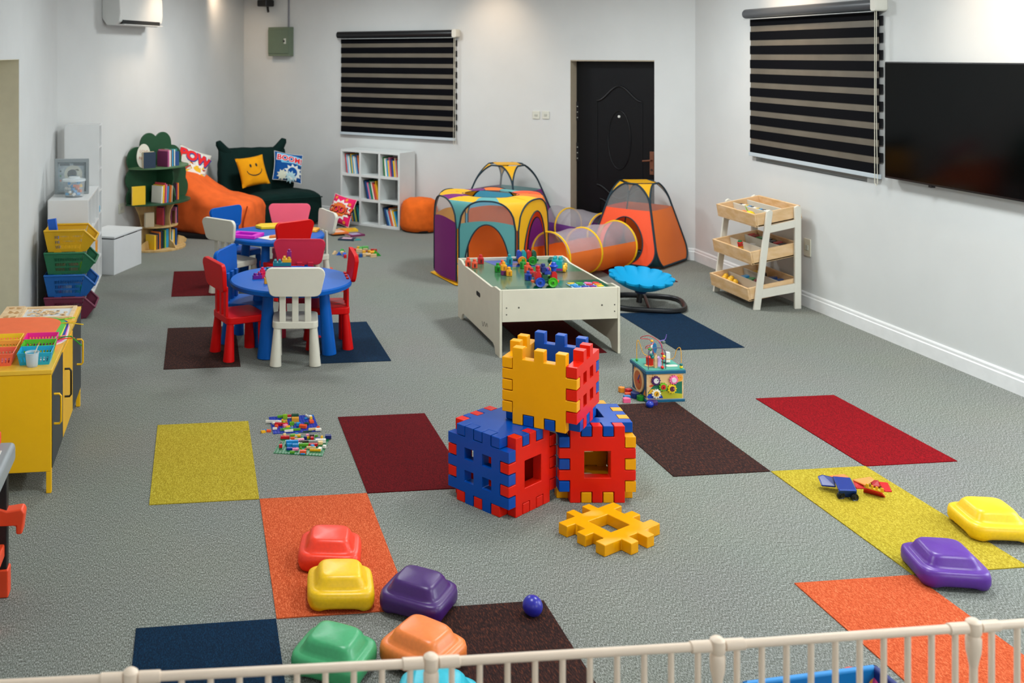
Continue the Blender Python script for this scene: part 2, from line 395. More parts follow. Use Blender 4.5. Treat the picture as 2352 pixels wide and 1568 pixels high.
# ================================================================== PLAY TABLES AND CHAIRS
TW, TRd, TBl, TPk, TCr = (mat(x, .45, amt=.03, scale=8, spec=.18) for x in ('#D4D0C0', '#CC0606', '#0058B0', '#F4657F', '#C22640'))
def lerp(a, b, t): return a+(b-a)*t
def chair_back(dx=0):
    pts = []                                             # trapezoid with wide round corners
    tw, bw, h, r = .195, .172, .19, .045
    for (cx_, cz, a0) in ((tw-r, h-r, 0), (-tw+r, h-r, 90), (-bw+r, r, 180), (bw-r, r, 270)):
        for i in range(7):
            a = radians(a0+15*i); pts.append((cx_+r*cos(a), cz+r*sin(a)))
    return pts
def make_chair(m, label, group):
    t = thing('child_chair', label, 'chair', group=group)
    b = MB(); b.prism(rrect(.30, .285, .04), .245, .293); b.put('seat', m, t, bevel=.008)
    b = MB(); pts = chair_back(); n = len(pts)
    M = FR((0, -.148, .465), (1, 0, 0), (0, -.09, 1), (0, -1, -.09)); b.prism([(p[0], p[1]) for p in pts], -.014, .016, M)
    for i, v in enumerate(b.v): b.v[i] = (v[0], v[1]-.55*v[0]*v[0]+.0, v[2])
    b.put('backrest', m, t, bevel=.006)
    for x in (-.083, 0, .083):
        b = MB(); b.box(x-.021, x+.021, -.139, -.120, .285, .49); o = b.put('back_slat', m, t, bevel=.004)
    for sx in (-1, 1):
        for sy in (-1, 1):
            b = MB(); b.cyl((sx*.118, sy*.112, .247), (sx*.130, sy*.128, 0), .024, .039, 18); b.put('leg', m, t, bevel=.004)
    return t
CG = 'moulded plastic children chairs around the two round blue tables'
ch0 = make_chair(TW, 'white child chair with its back to the camera, in front of the front blue table', CG)
ch0.location = (.868, 1.10, 0); ch0.rotation_euler = (0, 0, radians(-6))
for m, x, y, rz, lb in ((TRd, .503, 1.285, -71, 'red child chair on the brown carpet tile, pushed sideways up to the front blue table'),
                        (TRd, 1.13, 1.44, 87.7, 'red child chair seen edge-on beside the navy carpet tile at the front blue table'),
                        (TBl, .585, 1.612, -113, 'blue child chair half hidden behind the red one at the front blue table'),
                        (TCr, .96, 1.775, 173, 'crimson pink child chair facing the camera behind the brick stack on the front table'),
                        (TW, .535, 3.09, -48, 'white child chair with its back turned, between the blue chairs at the back table'),
                        (TBl, .60, 3.53, -138, 'blue child chair in front of the orange bean bag at the back table'),
                        (TPk, 1.05, 3.596, 173, 'light pink child chair in front of the dark green bean sofa'),
                        (TRd, .929, 2.925, 31, 'bright red child chair with its back to the camera at the back table'),
                        (TW, 1.198, 3.268, 105.4, 'white child chair turned sideways next to the books on the carpet')):
    dup(ch0, (x, y, 0), rz, lb, CG, m)
def make_table(label):
    t = thing('round_table', label, 'table', group='round blue play tables')
    b = MB(); b.lathe([(.30, .438), (.405, .438), (.422, .446), (.425, .47), (.418, .48), (0, .48)], 56); b.put('tabletop', TBl, t, ang=40)
    for i in range(4):
        a = radians(45+90*i+8); b = MB()
        b.cyl((.27*cos(a), .27*sin(a), .44), (.315*cos(a), .315*sin(a), 0), .034, .05, 22); b.put('leg', TBl, t, bevel=.004)
    return t
tb = make_table('round blue play table nearer the camera, with the brick stack on it'); tb.location = (.868, 1.405, 0); tb.rotation_euler.z = radians(-3)
dup(tb, (.90, 3.20, 0), 14, 'round blue play table further back, with yellow and magenta trays on it', 'round blue play tables')

# ---- things on the two play tables
def singl(b, name, m, label, cat, group=None, M=None, **k): return tag(b.put(name, m, M=M, **k), label, cat, group)
def tray_dir(z, px): return G(*px, z)
b = MB(); b.prism([(-.14, -.08), (.14, -.08), (.18, .02), (.12, .10), (-.12, .10), (-.18, .02)], 0, .028)
p = G(632, 520, .49); singl(b, 'craft_tray', plastic('#EFC90A'), 'yellow tray with angled corners at the far side of the back play table', 'tray', M=T(p.x, p.y, .48) @ RZ(6), bevel=.008)
b = MB(); b.cells([-.13, -.085, .085, .13], [-.10, -.062, .062, .10], lambda i, j: not (i == 1 and j == 1), 0, .028)
p = G(562, 541, .49); singl(b, 'craft_tray', plastic('#D91BC4'), 'magenta open frame tray on the back play table beside the white chair', 'tray', M=T(p.x+.01, p.y+.01, .48) @ RZ(-28), bevel=.004)
b = MB(); b.box(-.11, .11, -.08, .08, 0, .002); p = G(628, 545, .48); singl(b, 'paper_sheet', matte('#E6DFCF'), 'cream sheet of paper on the back play table behind the red chair', 'paper', M=T(p.x, p.y, .48) @ RZ(42))
b = MB(); b.prism([(0, 0), (.07, -.01), (.12, .03), (.09, .06), (.03, .05)], 0, .016); p = G(618, 545, .49); singl(b, 'foam_shape', plastic('#E27A1E'), 'small orange craft shape lying on the cream paper', 'craft piece', M=T(p.x, p.y, .4825) @ RZ(20), bevel=.003)
b = MB(); b.prism(rrect(.22, .15, .03), 0, .022); p = G(704, 527, .49); singl(b, 'craft_tray', plastic('#F2A81C'), 'orange yellow tray between the red and the white chair on the back table', 'tray', M=T(p.x, p.y, .48) @ RZ(-20), bevel=.005)
def maxi(b, nx, ny, h, u=.032, z0=0, M=I4):              # chunky building brick with round studs
    b.box(-nx*u/2+.0006, nx*u/2-.0006, -ny*u/2+.0006, ny*u/2-.0006, z0, z0+h, M)
    for i in range(nx):
        for j in range(ny):
            q = M @ T((i-(nx-1)/2)*u, (j-(ny-1)/2)*u, z0+h); b.lathe([(u*.34, 0), (u*.34, u*.40), (u*.24, u*.5), (0, u*.5)], 12, q)
    return b
BG = 'chunky toy bricks on the front blue table'
def tbrick(nx, ny, h, col, px, z, rz, lb, u=.032):
    b = maxi(MB(), nx, ny, h, u); p = G(px[0], px[1], z); return singl(b, 'toy_brick', plastic(col), lb, 'toy brick', BG, M=T(p.x, p.y, z) @ RZ(rz), bevel=.002)
bp = G(648, 636, .48)
for i, (nx, ny, h, col, dx, z, lb) in enumerate(((4, 2, .05, '#0E6E86', 0, .48, 'teal toy brick at the bottom of the stack behind the white chair'),
        (4, 2, .03, '#8A0A68', 0, .5302, 'flat purple toy brick in the middle of the stack on the front table'),
        (4, 2, .026, '#0A7580', 0, .5604, 'teal studded toy brick near the top of the stack on the front table'),
        (2, 2, .022, '#E0A50A', .033, .5866, 'yellow toy brick on top of the teal one in the stack'),
        (1, 1, .05, '#86056E', .05, .6088, 'purple toy brick crowning the stack on the front table'))):
    b = maxi(MB(), nx, ny, h); singl(b, 'toy_brick', plastic(col), lb, 'toy brick', BG, M=T(bp.x+dx, bp.y, z) @ RZ(-6), bevel=.002)
tbrick(2, 1, .026, '#6A0C86', (591, 640), .48, 10, 'purple toy brick lying low beside the pink ones on the front table')
tbrick(2, 2, .026, '#D80A48', (603, 637), .48, 30, 'lower hot pink toy brick in the little heap on the front table')
p = G(603, 637, .5062); b = maxi(MB(), 1, 1, .03); singl(b, 'toy_brick', plastic('#E2124E'), 'upper hot pink toy brick standing on the pink heap', 'toy brick', BG, M=T(G(603, 637, .48).x, G(603, 637, .48).y, .5065) @ RZ(12), bevel=.002)
tbrick(1, 1, .04, '#E8A512', (612, 651), .48, 5, 'orange yellow toy brick peeping past the white chair on the front table')
tbrick(2, 1, .024, '#0E7A8E', (620, 626), .48, -12, 'small teal toy brick lying behind the pink heap on the front table')

# ================================================================== GIANT WAFFLE BLOCKS
U = .05
WB, WR, WY = (mat(x, .3, amt=.03, scale=8, spec=.25) for x in ('#0048A4', '#DC1E0C', '#EAA004'))
def lines(hole):
    e = .0018; base = [0]
    for k in range(1, 6): base += [k*U+e, (k+1)*U-e] if False else []
    xs = [0, U]
    for k in range(1, 6):
        pass
    xs = [0, U, 2*U-e, 2*U+e, 3*U-e, 3*U+e, 4*U-e, 4*U+e, 5*U-e, 5*U+e, 6*U, 7*U]
    xs += hole
    return sorted({round(x-3.5*U, 5) for x in xs})
def waffle(b, style, M):
    hole = {'plain': [], 'window': [1.95*U, 3.0*U, 4.0*U, 5.05*U], 'door': [2.3*U, 4.7*U]}[style]
    L = lines(hole); c = lambda k: (L[k]+L[k+1])/2
    body = lambda v: -2.5*U < v < 2.5*U
    def unit(v): return int((v+3.5*U)//U)
    def inset(v):                                        # sliver between two neighbouring teeth
        r = (v+3.5*U)/U; return abs(r-round(r)) > .03
    def on(i, j):
        x, y = c(i), c(j)
        if body(x) and body(y):
            if style == 'window': return not (1.95*U-3.5*U < x < 3.0*U-3.5*U or 4.0*U-3.5*U < x < 5.05*U-3.5*U) or not (1.95*U-3.5*U < y < 3.0*U-3.5*U or 4.0*U-3.5*U < y < 5.05*U-3.5*U)
            if style == 'door': return not (abs(x) < 1.2*U and abs(y) < 1.2*U)
            return True
        if body(x) and not body(y): return unit(x) in (1, 3, 5) and (L[i+1]-L[i] > .005)
        if body(y) and not body(x): return unit(y) in (2, 4) and (L[j+1]-L[j] > .005)
        return False
    b.cells(L, L, on, -U*.96, 0, M)
S = 7*U
def faces(turn):
    """outer face frames of a cube on the floor; the flag says whether the three-tooth edges lie along the first axis"""
    h = S/2
    return {'front': FR((0, -h, h), (1, 0, 0), (0, 0, 1), (0, -1, 0)), 'back': FR((0, h, h), (-1, 0, 0), (0, 0, 1), (0, 1, 0)),
            'left': FR((-h, 0, h), (0, 0, 1), (0, 1, 0), (-1, 0, 0)), 'right': FR((h, 0, h), (0, 0, -1), (0, 1, 0), (1, 0, 0)),
            'top': FR((0, 0, S), (0, 1, 0), (-1, 0, 0), (0, 0, 1)), 'bottom': FR((0, 0, 0), (0, 1, 0), (1, 0, 0), (0, 0, -1))}
def wcube(label, spec, loc, rz, z=0, turn=0):
    o = thing('waffle_block_cube', label, 'building block cube', (loc[0], loc[1], z), rz, 'cubes built of giant waffle blocks')
    fr = faces(0)
    for k, (st, m) in spec.items():
        b = MB(); waffle(b, st, fr[k] @ RZ(turn)); b.put('waffle_panel', m, o, bevel=.0105, seg=3, ang=50)
    return o
R2 = lambda d, x, y: Vector((x*cos(radians(d))-y*sin(radians(d)), x*sin(radians(d))+y*cos(radians(d)), 0))
f1 = G(1168.5, 1198)+R2(34.5, S/2, S/2)
wcube('blue and red giant waffle block cube touching the dark red carpet tile', {'front': ('door', WR), 'left': ('window', WB), 'top': ('plain', WB), 'right': ('plain', WR), 'back': ('door', WR), 'bottom': ('plain', WR)}, f1, 34.5)
f2 = G(1372.5, 1155)+Vector((_s, _c, 0))*.175
wcube('red giant waffle block cube with yellow sides, behind the loose yellow waffle plate', {'front': ('door', WR), 'left': ('plain', WB), 'right': ('window', WY), 'top': ('door', WB), 'back': ('door', WY), 'bottom': ('plain', WY)}, f2, -7.1)
f3 = G(1325, 1002, S)+R2(52, S/2, S/2)
wcube('open-topped yellow and red giant waffle block cube stacked on the two others', {'front': ('window', WR), 'left': ('plain', WY), 'right': ('plain', WB), 'back': ('plain', WY), 'bottom': ('plain', WB)}, f3, 52, S+.001, 90)
b = MB(); waffle(b, 'door', I4); q = (G(1296, 1235)+G(1425, 1265)+G(1498, 1230)+G(1370, 1150))/4
lp = (G(1292, 1190, .05)+G(1425, 1262, .05)+G(1498, 1200, .05)+G(1385, 1150, .05))/4
singl(b, 'waffle_block', WY, 'loose yellow giant waffle plate lying flat on the grey carpet', 'building block', M=T(lp.x, lp.y, U*.96) @ RZ(-63), bevel=.0105, seg=3, ang=50)

# ================================================================== STEPPING STONES
def stepper(px, rz, col, label, w=.25, d=.225):
    def sq(a, p): c, s = cos(a), sin(a); return (abs(c)**(2/p)*(1 if c > 0 else -1), abs(s)**(2/p)*(1 if s > 0 else -1))
    prof = [(.0, .006, 4), (.86, .006, 5), (.95, .010, 5), (1.0, .028, 5), (1.0, .052, 5), (.97, .068, 5), (.91, .074, 5), (.83, .075, 5), (.785, .077, 5), (.73, .088, 5), (.66, .106, 5), (.60, .1155, 4.5), (.52, .119, 4), (0, .1205, 3)]
    b = MB(); n = 64; rows = []; vs = []
    for k, (f, z, p_) in enumerate(prof):
        if f == 0: rows.append([len(vs)]); vs.append((0, 0, z)); continue
        rows.append(list(range(len(vs), len(vs)+n)))
        for i in range(n):
            x, y = sq(2*pi*i/n, p_); zz = z
            if z < .03: zz = z+.016*max(0, cos(2*(2*pi*i/n))**2-.55)*2.0*(1-z/.03)     # low arches under the sides
            vs.append((x*f*w/2, y*f*d/2, zz))
    fs = []
    for a, c in zip(rows, rows[1:]):
        if len(a) == 1: fs += [(a[0], c[(i+1) % n], c[i]) for i in range(n)]
        elif len(c) == 1: fs += [(a[i], a[(i+1) % n], c[0]) for i in range(n)]
        else: fs += [(a[i], a[(i+1) % n], c[(i+1) % n], c[i]) for i in range(n)]
    b.add(vs, fs)
    p = G(*px, .0); o = b.put('stepping_stone', mat(col, .36, amt=.08, scale=90, bump=.03), ang=60); o.matrix_world = T(p.x, p.y, 0) @ RZ(rz)
    return tag(o, label, 'stepping stone', 'foam stepping stones on the carpet')
def ctr(p, d): return (p[0], p[1])
stepper((758, 1289), -11, '#F23C20', 'bright red stepping stone on the orange carpet tile', .25, .23)
stepper((782, 1374), -6, '#F0BE06', 'yellow stepping stone in front of the bright red one', .25, .23)
stepper((962, 1395), -36, '#3E1662', 'purple stepping stone beside the dark brown carpet tile', .25, .23)
stepper((768, 1535), -32, '#3FA068', 'green stepping stone behind the white gate', .25, .225)
stepper((972, 1521), -45, '#F0803A', 'orange stepping stone behind the white gate', .25, .225)
stepper((1004, 1645), -20, '#18B2C6', 'turquoise stepping stone just under the gate rail', .25, .225)
stepper((2170, 1323), -15, '#5A2A94', 'purple stepping stone across the corner of the long yellow carpet tile', .26, .26)
stepper((2272, 1220), -13, '#F6C814', 'shiny yellow stepping stone beside the long yellow carpet tile', .26, .26)
b = MB(); b.sph((0, 0, .0365), .0365, 28, 16); p = G(1226, 1420); p = G(1226, 1421)+Vector((_s, _c, 0))*.02
singl(b, 'play_ball', plastic('#2A2A9C', .3), 'small purple blue ball on the dark brown carpet tile', 'ball', M=T(p.x, p.y, 0))

# ================================================================== WHITE PLAY GATE
gm = plastic('#F4DFC8', .42)
gate = thing('play_gate', 'white barred play gate across the bottom of the view', 'gate', (0, 0, 0))
gp = [G(x, y, .745) for x, y in ((-400, 1592), (300, 1556), (990, 1521), (1648, 1482), (2236, 1440), (2720, 1402))]
for i in range(len(gp)-1):
    a, c = gp[i], gp[i+1]; d = (c-a).normalized(); L = (c-a).length; A0 = a+d*.02; A1 = c-d*.02
    for z, nm in ((.745, 'top_rail'), (.06, 'bottom_rail')):
        b = MB(); b.cyl((A0.x, A0.y, z), (A1.x, A1.y, z), .0095, n=14); rl = b.put(nm, gm, gate)
        if nm == 'top_rail':
            for q0, q1 in ((a+d*.016, a+d*.062), (c-d*.062, c-d*.016)):
                b = MB(); b.cyl(q0, q1, .0125, n=16); b.put('rail_sleeve', gm, rl, bevel=.002)
    n = max(2, round((L-.09)/.0605))
    for k in range(n+1):
        q = a+d*lerp(.045, L-.045, k/n); b = MB(); b.cyl((q.x, q.y, .06), (q.x, q.y, .742), .0066, n=10); b.put('bar', gm, gate)
for q in gp[1:-1]:
    b = MB(); b.cyl((q.x, q.y, 0), (q.x, q.y, .70), .0088, n=14); po = b.put('post', gm, gate)
    b = MB(); b.lathe([(.0085, .655), (.012, .675), (.0155, .69), (.0165, .706), (.0165, .722), (.013, .728), (.0165, .733), (.0175, .748), (.016, .758), (.010, .763), (0, .764)], 20, T(q.x, q.y, 0)); b.put('hinge_cap', gm, po)

# ================================================================== BALL PIT
pm, pi2 = matte('#0C86CE', .5), matte('#10246E', .6)
c1 = G(2010, 1522, .3); c0 = G(1702, 1561, .3); dd = (c1-c0).normalized(); nn = Vector((dd.y, -dd.x, 0))
L = (c1-c0).length; W = .46
bpz = thing('ball_pit', 'folding blue fabric ball pit at the bottom by the gate', 'ball pit', (c0.x, c0.y, 0)); bpz.rotation_euler.z = atan2(dd.y, dd.x)
for nm, pts_, mm in (('padded_wall', ((0, L, -.02, 0)), pm), ('padded_wall', ((L-.02, L, -W, 0)), pi2), ('padded_wall', ((0, .02, -W, 0)), pm), ('padded_wall', ((0, L, -W, -W+.02)), pi2)):
    b = MB(); b.box(pts_[0], pts_[1], pts_[2], pts_[3], .006, .3); b.put(nm, mm, bpz, bevel=.008)
b = MB(); b.box(0, L, -W, 0, 0, .012); b.put('padded_floor', pi2, bpz)
BPG = 'balls inside the blue ball pit'
for col, px, lb in (('#1C8FD6', (1905, 1572), 'blue ball in the blue ball pit'), ('#F0492A', (1958, 1562), 'orange red ball in the blue ball pit'), ('#F29A30', (2003, 1568), 'light orange ball in the blue ball pit'), ('#E23C86', (2020, 1575), 'pink ball in the blue ball pit, beside the light orange one')):
    p = G(px[0], px[1], .245); b = MB(); b.sph((0, 0, 0), .034, 24, 14); singl(b, 'pit_ball', plastic(col, .3), lb, 'ball', BPG, M=T(p.x, p.y, .245))
for k, (x, y) in enumerate(((.10, -.12), (.17, -.14), (.24, -.13), (.31, -.12), (.13, -.2), (.2, -.21), (.28, -.2), (.35, -.2))):
    for z in (.047, .115, .183):
        b = MB(); b.sph((0, 0, 0), .034, 16, 9); q = bpz.matrix_basis
        w_ = Vector((c0.x, c0.y, 0))+dd*x-nn*0+nn*(-y); col = ('#1C8FD6', '#F0492A', '#F29A30', '#E23C86')[(k+int(z*100)) % 4]
        nm = {'#1C8FD6': 'blue', '#F0492A': 'orange red', '#F29A30': 'light orange', '#E23C86': 'pink'}[col]
        singl(b, 'pit_ball', plastic(col, .3), '%s ball, %s of the lower balls in the ball pit, %s layer' % (nm, ORD[k], ('bottom', 'middle', 'upper')[int(z/.068)]), 'ball', BPG, M=T(w_.x, w_.y, z))
# ================================================================== WHITE ACTIVITY TABLE
tw = mat('#CFC9B4', .45, amt=.04, scale=10)
TX0, TX1, TY0, TY1 = 2.234, 3.083, .975, 2.075
at = thing('activity_table', 'white activity table with a green board top and raised rims', 'table', (0, 0, 0))
ZT, ZB = .455, .431
def side_outline(L):                                     # along the length, with a dip in the rim and arched feet
    return [(0, 0), (.10, 0), (.125, .045), (.16, .06), (L-.16, .06), (L-.125, .045), (L-.10, 0), (L, 0), (L, ZT), (L-.10, ZT), (L-.135, ZT-.012), (L-.16, ZT-.018), (L-.20, ZT-.021),
            (.22, ZT-.021), (.185, ZT-.018), (.16, ZT-.012), (.125, ZT)] + [(0, ZT)]
for x, nm in ((TX0, 'side_panel'), (TX1-.018, 'side_panel')):
    b = MB(); b.prism(side_outline(TY1-TY0), 0, .018, FR((x, TY0, 0), (0, 1, 0), (0, 0, 1), (1, 0, 0)))
    sp = b.put(nm, tw, at, bevel=.003)
    if x == TX0:
        b = MB(); b.prism(rrect(.10, .032, .015, 6, .52, .31), -.0012, .001, FR((x, TY0, 0), (0, 1, 0), (0, 0, 1), (1, 0, 0))); b.put('hand_hole', matte('#1A1612', .9), sp)
        b = MB(); b.tube([(x-.0008, TY0+.28+u, .135+.016*sin(u*95)+.008*sin(u*40)) for u in [i*.004 for i in range(36)]], .0016, 5); b.put('logo_lettering', matte('#55534C'), sp)
for y, nm in ((TY0, 'end_panel'), (TY1-.018, 'end_panel')):
    b = MB(); b.box(TX0+.0185, TX1-.0185, y, y+.018, .24, ZT); ep = b.put(nm, tw, at, bevel=.002)
    if y == TY0:
        for dx, dz, r in ((.03, .335, .005), (.03, .29, .005), (.79, .335, .005), (.79, .29, .005), (.115, .335, .0065), (.70, .335, .0065)):
            b = MB(); b.cyl((TX0+.0185+dx, y+.002, dz), (TX0+.0185+dx, y-.0012, dz), r, n=12); b.put('screw_cap', matte('#4E4A3E'), ep)
gmix = mat('#3F6B4D', .16, 'board', 2.2, .06, 0, .6)
b = MB(); b.box(TX0+.019, TX1-.019, TY0+.019, TY1-.019, .24, ZB); b.mi = 0
bd_ = b.put('board', gmix, at)
def patch(pts, col, lb):
    b = MB(); b.prism(pts, ZB, ZB+.0012); b.put('painted_patch', mat(col, .16, 'board', 3, .06, 0, .6), bd_)
q = lambda x, y: tuple(G(x, y, ZB))[:2]
patch([(TX0+.1, TY0+.02), (TX0+.1, TY0+.2), (TX0+.47, TY0+.2), (TX0+.47, TY0+.02)], '#04573A', '')
patch([(TX0+.20, TY1-.02), (TX0+.25, TY1-.25), (TX0+.62, TY1-.28), (TX0+.52, TY1-.02)], '#123C9C', '')
patch([(TX0+.5, TY0+.34), (TX1-.02, TY0+.34), (TX1-.02, TY0+.62), (TX0+.54, TY0+.62)], '#6E6A58', '')
patch([(TX0+.47, TY0+.02), (TX1-.02, TY0+.02), (TX1-.02, TY0+.335), (TX0+.5, TY0+.335)], '#2F6249', '')
# peg bricks and vehicles on the board
PGB = 'peg bricks on the white activity table'
def peg(px, col, rz, lb, h=.036, w=.034, z=None, hole=None):
    h *= 1.15; w *= 1.2
    p = G(px[0], px[1], ZB); z = ZB+.0012 if z is None else z
    b = MB(); b.prism(rrect(w, w, .004, 3), 0, h); b.lathe([(w*.40, h), (w*.38, h+.004), (w*.30, h+.007), (w*.30, h+.020), (w*.22, h+.024), (0, h+.024)], 14)
    o = singl(b, 'peg_brick', plastic(col), lb, 'toy brick', PGB, M=T(p.x, p.y, z) @ RZ(rz), bevel=.003)
    b = MB(); b.prism(rrect(w*.36, h*.62, w*.1, 4, 0, h*.45), 0, .0008, FR((0, -w/2, 0), (1, 0, 0), (0, 0, 1), (0, -1, 0))); b.put('arched_hole', plastic(hole or '#5A1208'), o)
    return o
OR, RD, GN, YL, TL, BL, PU = '#E2502A', '#C00D12', '#0F8A1A', '#E8A00A', '#0E8C92', '#0E3A9E', '#6A0E5E'
peg((1075, 611), OR, -12, 'orange peg brick alone by the back rim of the activity table, closer to the corner')
peg((1090, 615), OR, -8, 'orange peg brick between the two others near the table corner')
peg((1104, 605), RD, -5, 'dark red peg brick alone by the back rim of the activity table', .038, .036)
peg((1143, 624), GN, -6, 'green peg brick at the end of the row near the table middle', hole='#064A0C')
peg((1154, 620), OR, -6, 'orange peg brick at the back of the row of bricks on the table', .044)
peg((1158, 618), TL, -4, 'teal peg brick standing inside the row of bricks on the table', .04, hole='#06484C')
b1 = peg((1157, 631), PU, -4, 'purple peg brick at the bottom of the small stack on the table', .028, hole='#2E0630')
p = G(1157, 631, ZB); peg((1157, 631), YL, -4, 'yellow peg brick on top of the purple one on the table', .034, z=ZB+.0012+.028*1.15+.0005, hole='#B06A06')
peg((1169, 633), YL, -4, 'yellow peg brick standing in front of the purple one on the table', .034, hole='#B06A06')
peg((1170, 607), TL, -4, 'teal peg brick standing alone at the edge of the blue patch', .046, hole='#06484C')
peg((1202, 616), GN, 12, 'green peg brick standing alone beside the wheeled brick car', .04, hole='#064A0C')
peg((1212, 626), OR, 8, 'orange peg brick leaning on the blue one in front of the train', .044)
peg((1213, 643), BL, 4, 'blue peg brick at the back end of the brick train', .036, hole='#061E58')
peg((1221, 634), RD, 4, 'red peg brick squeezed behind the blue one at the brick train', .03)
def wheel(b, M, r=.028, wd=.014):
    b.lathe([(0, 0), (r*.95, 0), (r, .002), (r, wd-.003), (r*.92, wd), (r*.62, wd-.004), (r*.58, wd-.004), (r*.40, wd-.003), (r*.32, wd+.002), (0, wd+.002)], 24, M)
def brick_car(name, px, rz, label, blocks, wheels, base):
    p = G(px[0], px[1], ZB); o = thing(name, label, 'toy vehicle', (p.x, p.y, ZB+.0012), rz, 'brick vehicles on the activity table'); o.scale = (1.2, 1.2, 1.2)
    b = MB(); b.prism(rrect(.125, .05, .008), .02, .038); b.put('chassis', plastic(base), o, bevel=.003)
    for x, z, w_, h, c, kind in blocks:
        b = MB(); 
        if kind == 'arch': b.grid(lambda u, v: (x-w_/2+w_*v*0+w_*.5*(1-cos(pi*u)) , -.02+.04*v, z+h*sin(pi*u)**.5), 12, 1); b = MB(); b.prism([(x-w_/2+w_*.5*(1-cos(pi*i/14)), z+h*(sin(pi*i/14))**.45 if 0 < i < 14 else z) for i in range(15)], -.02, .02, FR((0, 0, 0), (1, 0, 0), (0, 0, 1), (0, -1, 0)))
        elif kind == 'cup': b.lathe([(.014, z), (.016, z+h*.35), (.026, z+h*.55), (.026, z+h*.62), (.016, z+h*.72), (.014, z+h*.95), (.010, z+h), (0, z+h)], 18, T(x, 0, 0))
        elif kind == 'ball': b.sph((x, 0, z+h/2), h/2, 16, 10)
        else:
            b.prism(rrect(w_, .04, .004, 3, x, 0), z, z+h); b.lathe([(.012, z+h), (.012, z+h+.014), (.008, z+h+.017), (0, z+h+.017)], 14, T(x, 0, 0))
        b.put('block', plastic(c), o, bevel=.002)
    for x, y, c in wheels:
        b = MB(); wheel(b, FR((x, y, .028), (1, 0, 0), (0, 0, 1), (0, -1 if y < 0 else 1, 0))); wv = b.put('wheel', plastic(c), o)
        b = MB(); b.cyl((x, y-.0145 if y < 0 else y+.0145, .028), (x, y-.0175 if y < 0 else y+.0175, .028), .005, n=12); b.put('axle_end', plastic('#15151A'), wv)
    for sx in (-1, 1):
        b = MB(); b.prism([(sx*.06, -.012), (sx*.078, -.012), (sx*.082, .004), (sx*.072, .012), (sx*.06, .010)], .022, .034); b.put('coupling', plastic('#D8501E' if base == '#0B4A34' else '#0A4A40'), o)
    return o
brick_car('brick_train', (1252, 657), -7, 'brick train with a blue and a lime wheel at the table edge',
          [(-.042, .038, .034, .05, RD, 'arch'), (-.042, .085, .02, .016, RD, 'b'), (-.005, .038, .036, .03, '#0B4A34', 'b'), (-.012, .080, .026, .034, '#10246A', 'b'), (.016, .086, .02, .024, '#86106E', 'ball'), (.012, .07, .04, .018, '#1C3A96', 'b'), (.050, .038, .034, .05, RD, 'arch'), (.050, .086, .03, .052, '#1044B4', 'cup')],
          [(-.035, -.026, '#1244AE'), (.038, -.026, '#3CA60A'), (-.035, .026, '#1244AE'), (.038, .026, '#3CA60A')], '#0B4A34')
brick_car('brick_car', (1208, 607), -7, 'four-coloured brick car with an orange and a green wheel at the back rim',
          [(-.045, .03, .03, .06, '#0C3CA6', 'arch'), (-.015, .03, .03, .06, '#0E9098', 'arch'), (.018, .03, .03, .06, '#C20C10', 'arch'), (.05, .03, .03, .06, '#07503A', 'arch')],
          [(-.03, -.026, '#E08A06'), (.036, -.026, '#0E8A12'), (-.03, .026, '#E08A06'), (.036, .026, '#0E8A12')], '#0A3A50')
p = G(1282, 622, ZB); o = thing('toy_truck', 'teal brick-topped toy truck with yellow wheels on the activity table', 'toy vehicle', (p.x, p.y, ZB+.0012), 62, 'brick vehicles on the activity table'); o.scale = (1.15, 1.15, 1.15)
b = MB(); b.prism([(-.055, .022), (.06, .022), (.06, .05), (.03, .075), (-.055, .08)], -.034, .034, FR((0, 0, 0), (1, 0, 0), (0, 0, 1), (0, -1, 0))); b.put('truck_body', plastic('#0C9AA0', .25), o, bevel=.008, seg=3)
b = MB(); b.box(-.06, .062, -.036, .036, .012, .026); b.put('bumper', plastic('#8A0A6A'), o, bevel=.004)
for x in (-.036, -.004):
    for y in (-.017, .017):
        b = MB(); b.lathe([(.012, .072), (.012, .093), (.008, .096), (0, .096)], 14, T(x, y, 0)); b.put('stud', plastic('#0C9AA0', .25), o)
for x in (-.034, .034):
    for y in (-.036, .036):
        b = MB(); wheel(b, FR((x, y, .024), (1, 0, 0), (0, 0, 1), (0, -1 if y < 0 else 1, 0)), .024, .016); b.put('wheel', plastic('#EAB010'), o)
p = G(1270, 603, ZB); b = MB(); b.prism([(-.05, 0), (.05, 0), (.03, .035), (-.02, .045), (-.05, .03)], -.02, .02, FR((0, 0, 0), (1, 0, 0), (0, 0, 1), (0, -1, 0)))
singl(b, 'toy_figure', plastic('#07483A'), 'dark green curved toy piece behind the teal truck', 'toy', M=T(p.x, p.y, ZB+.0014) @ RZ(40), bevel=.008)
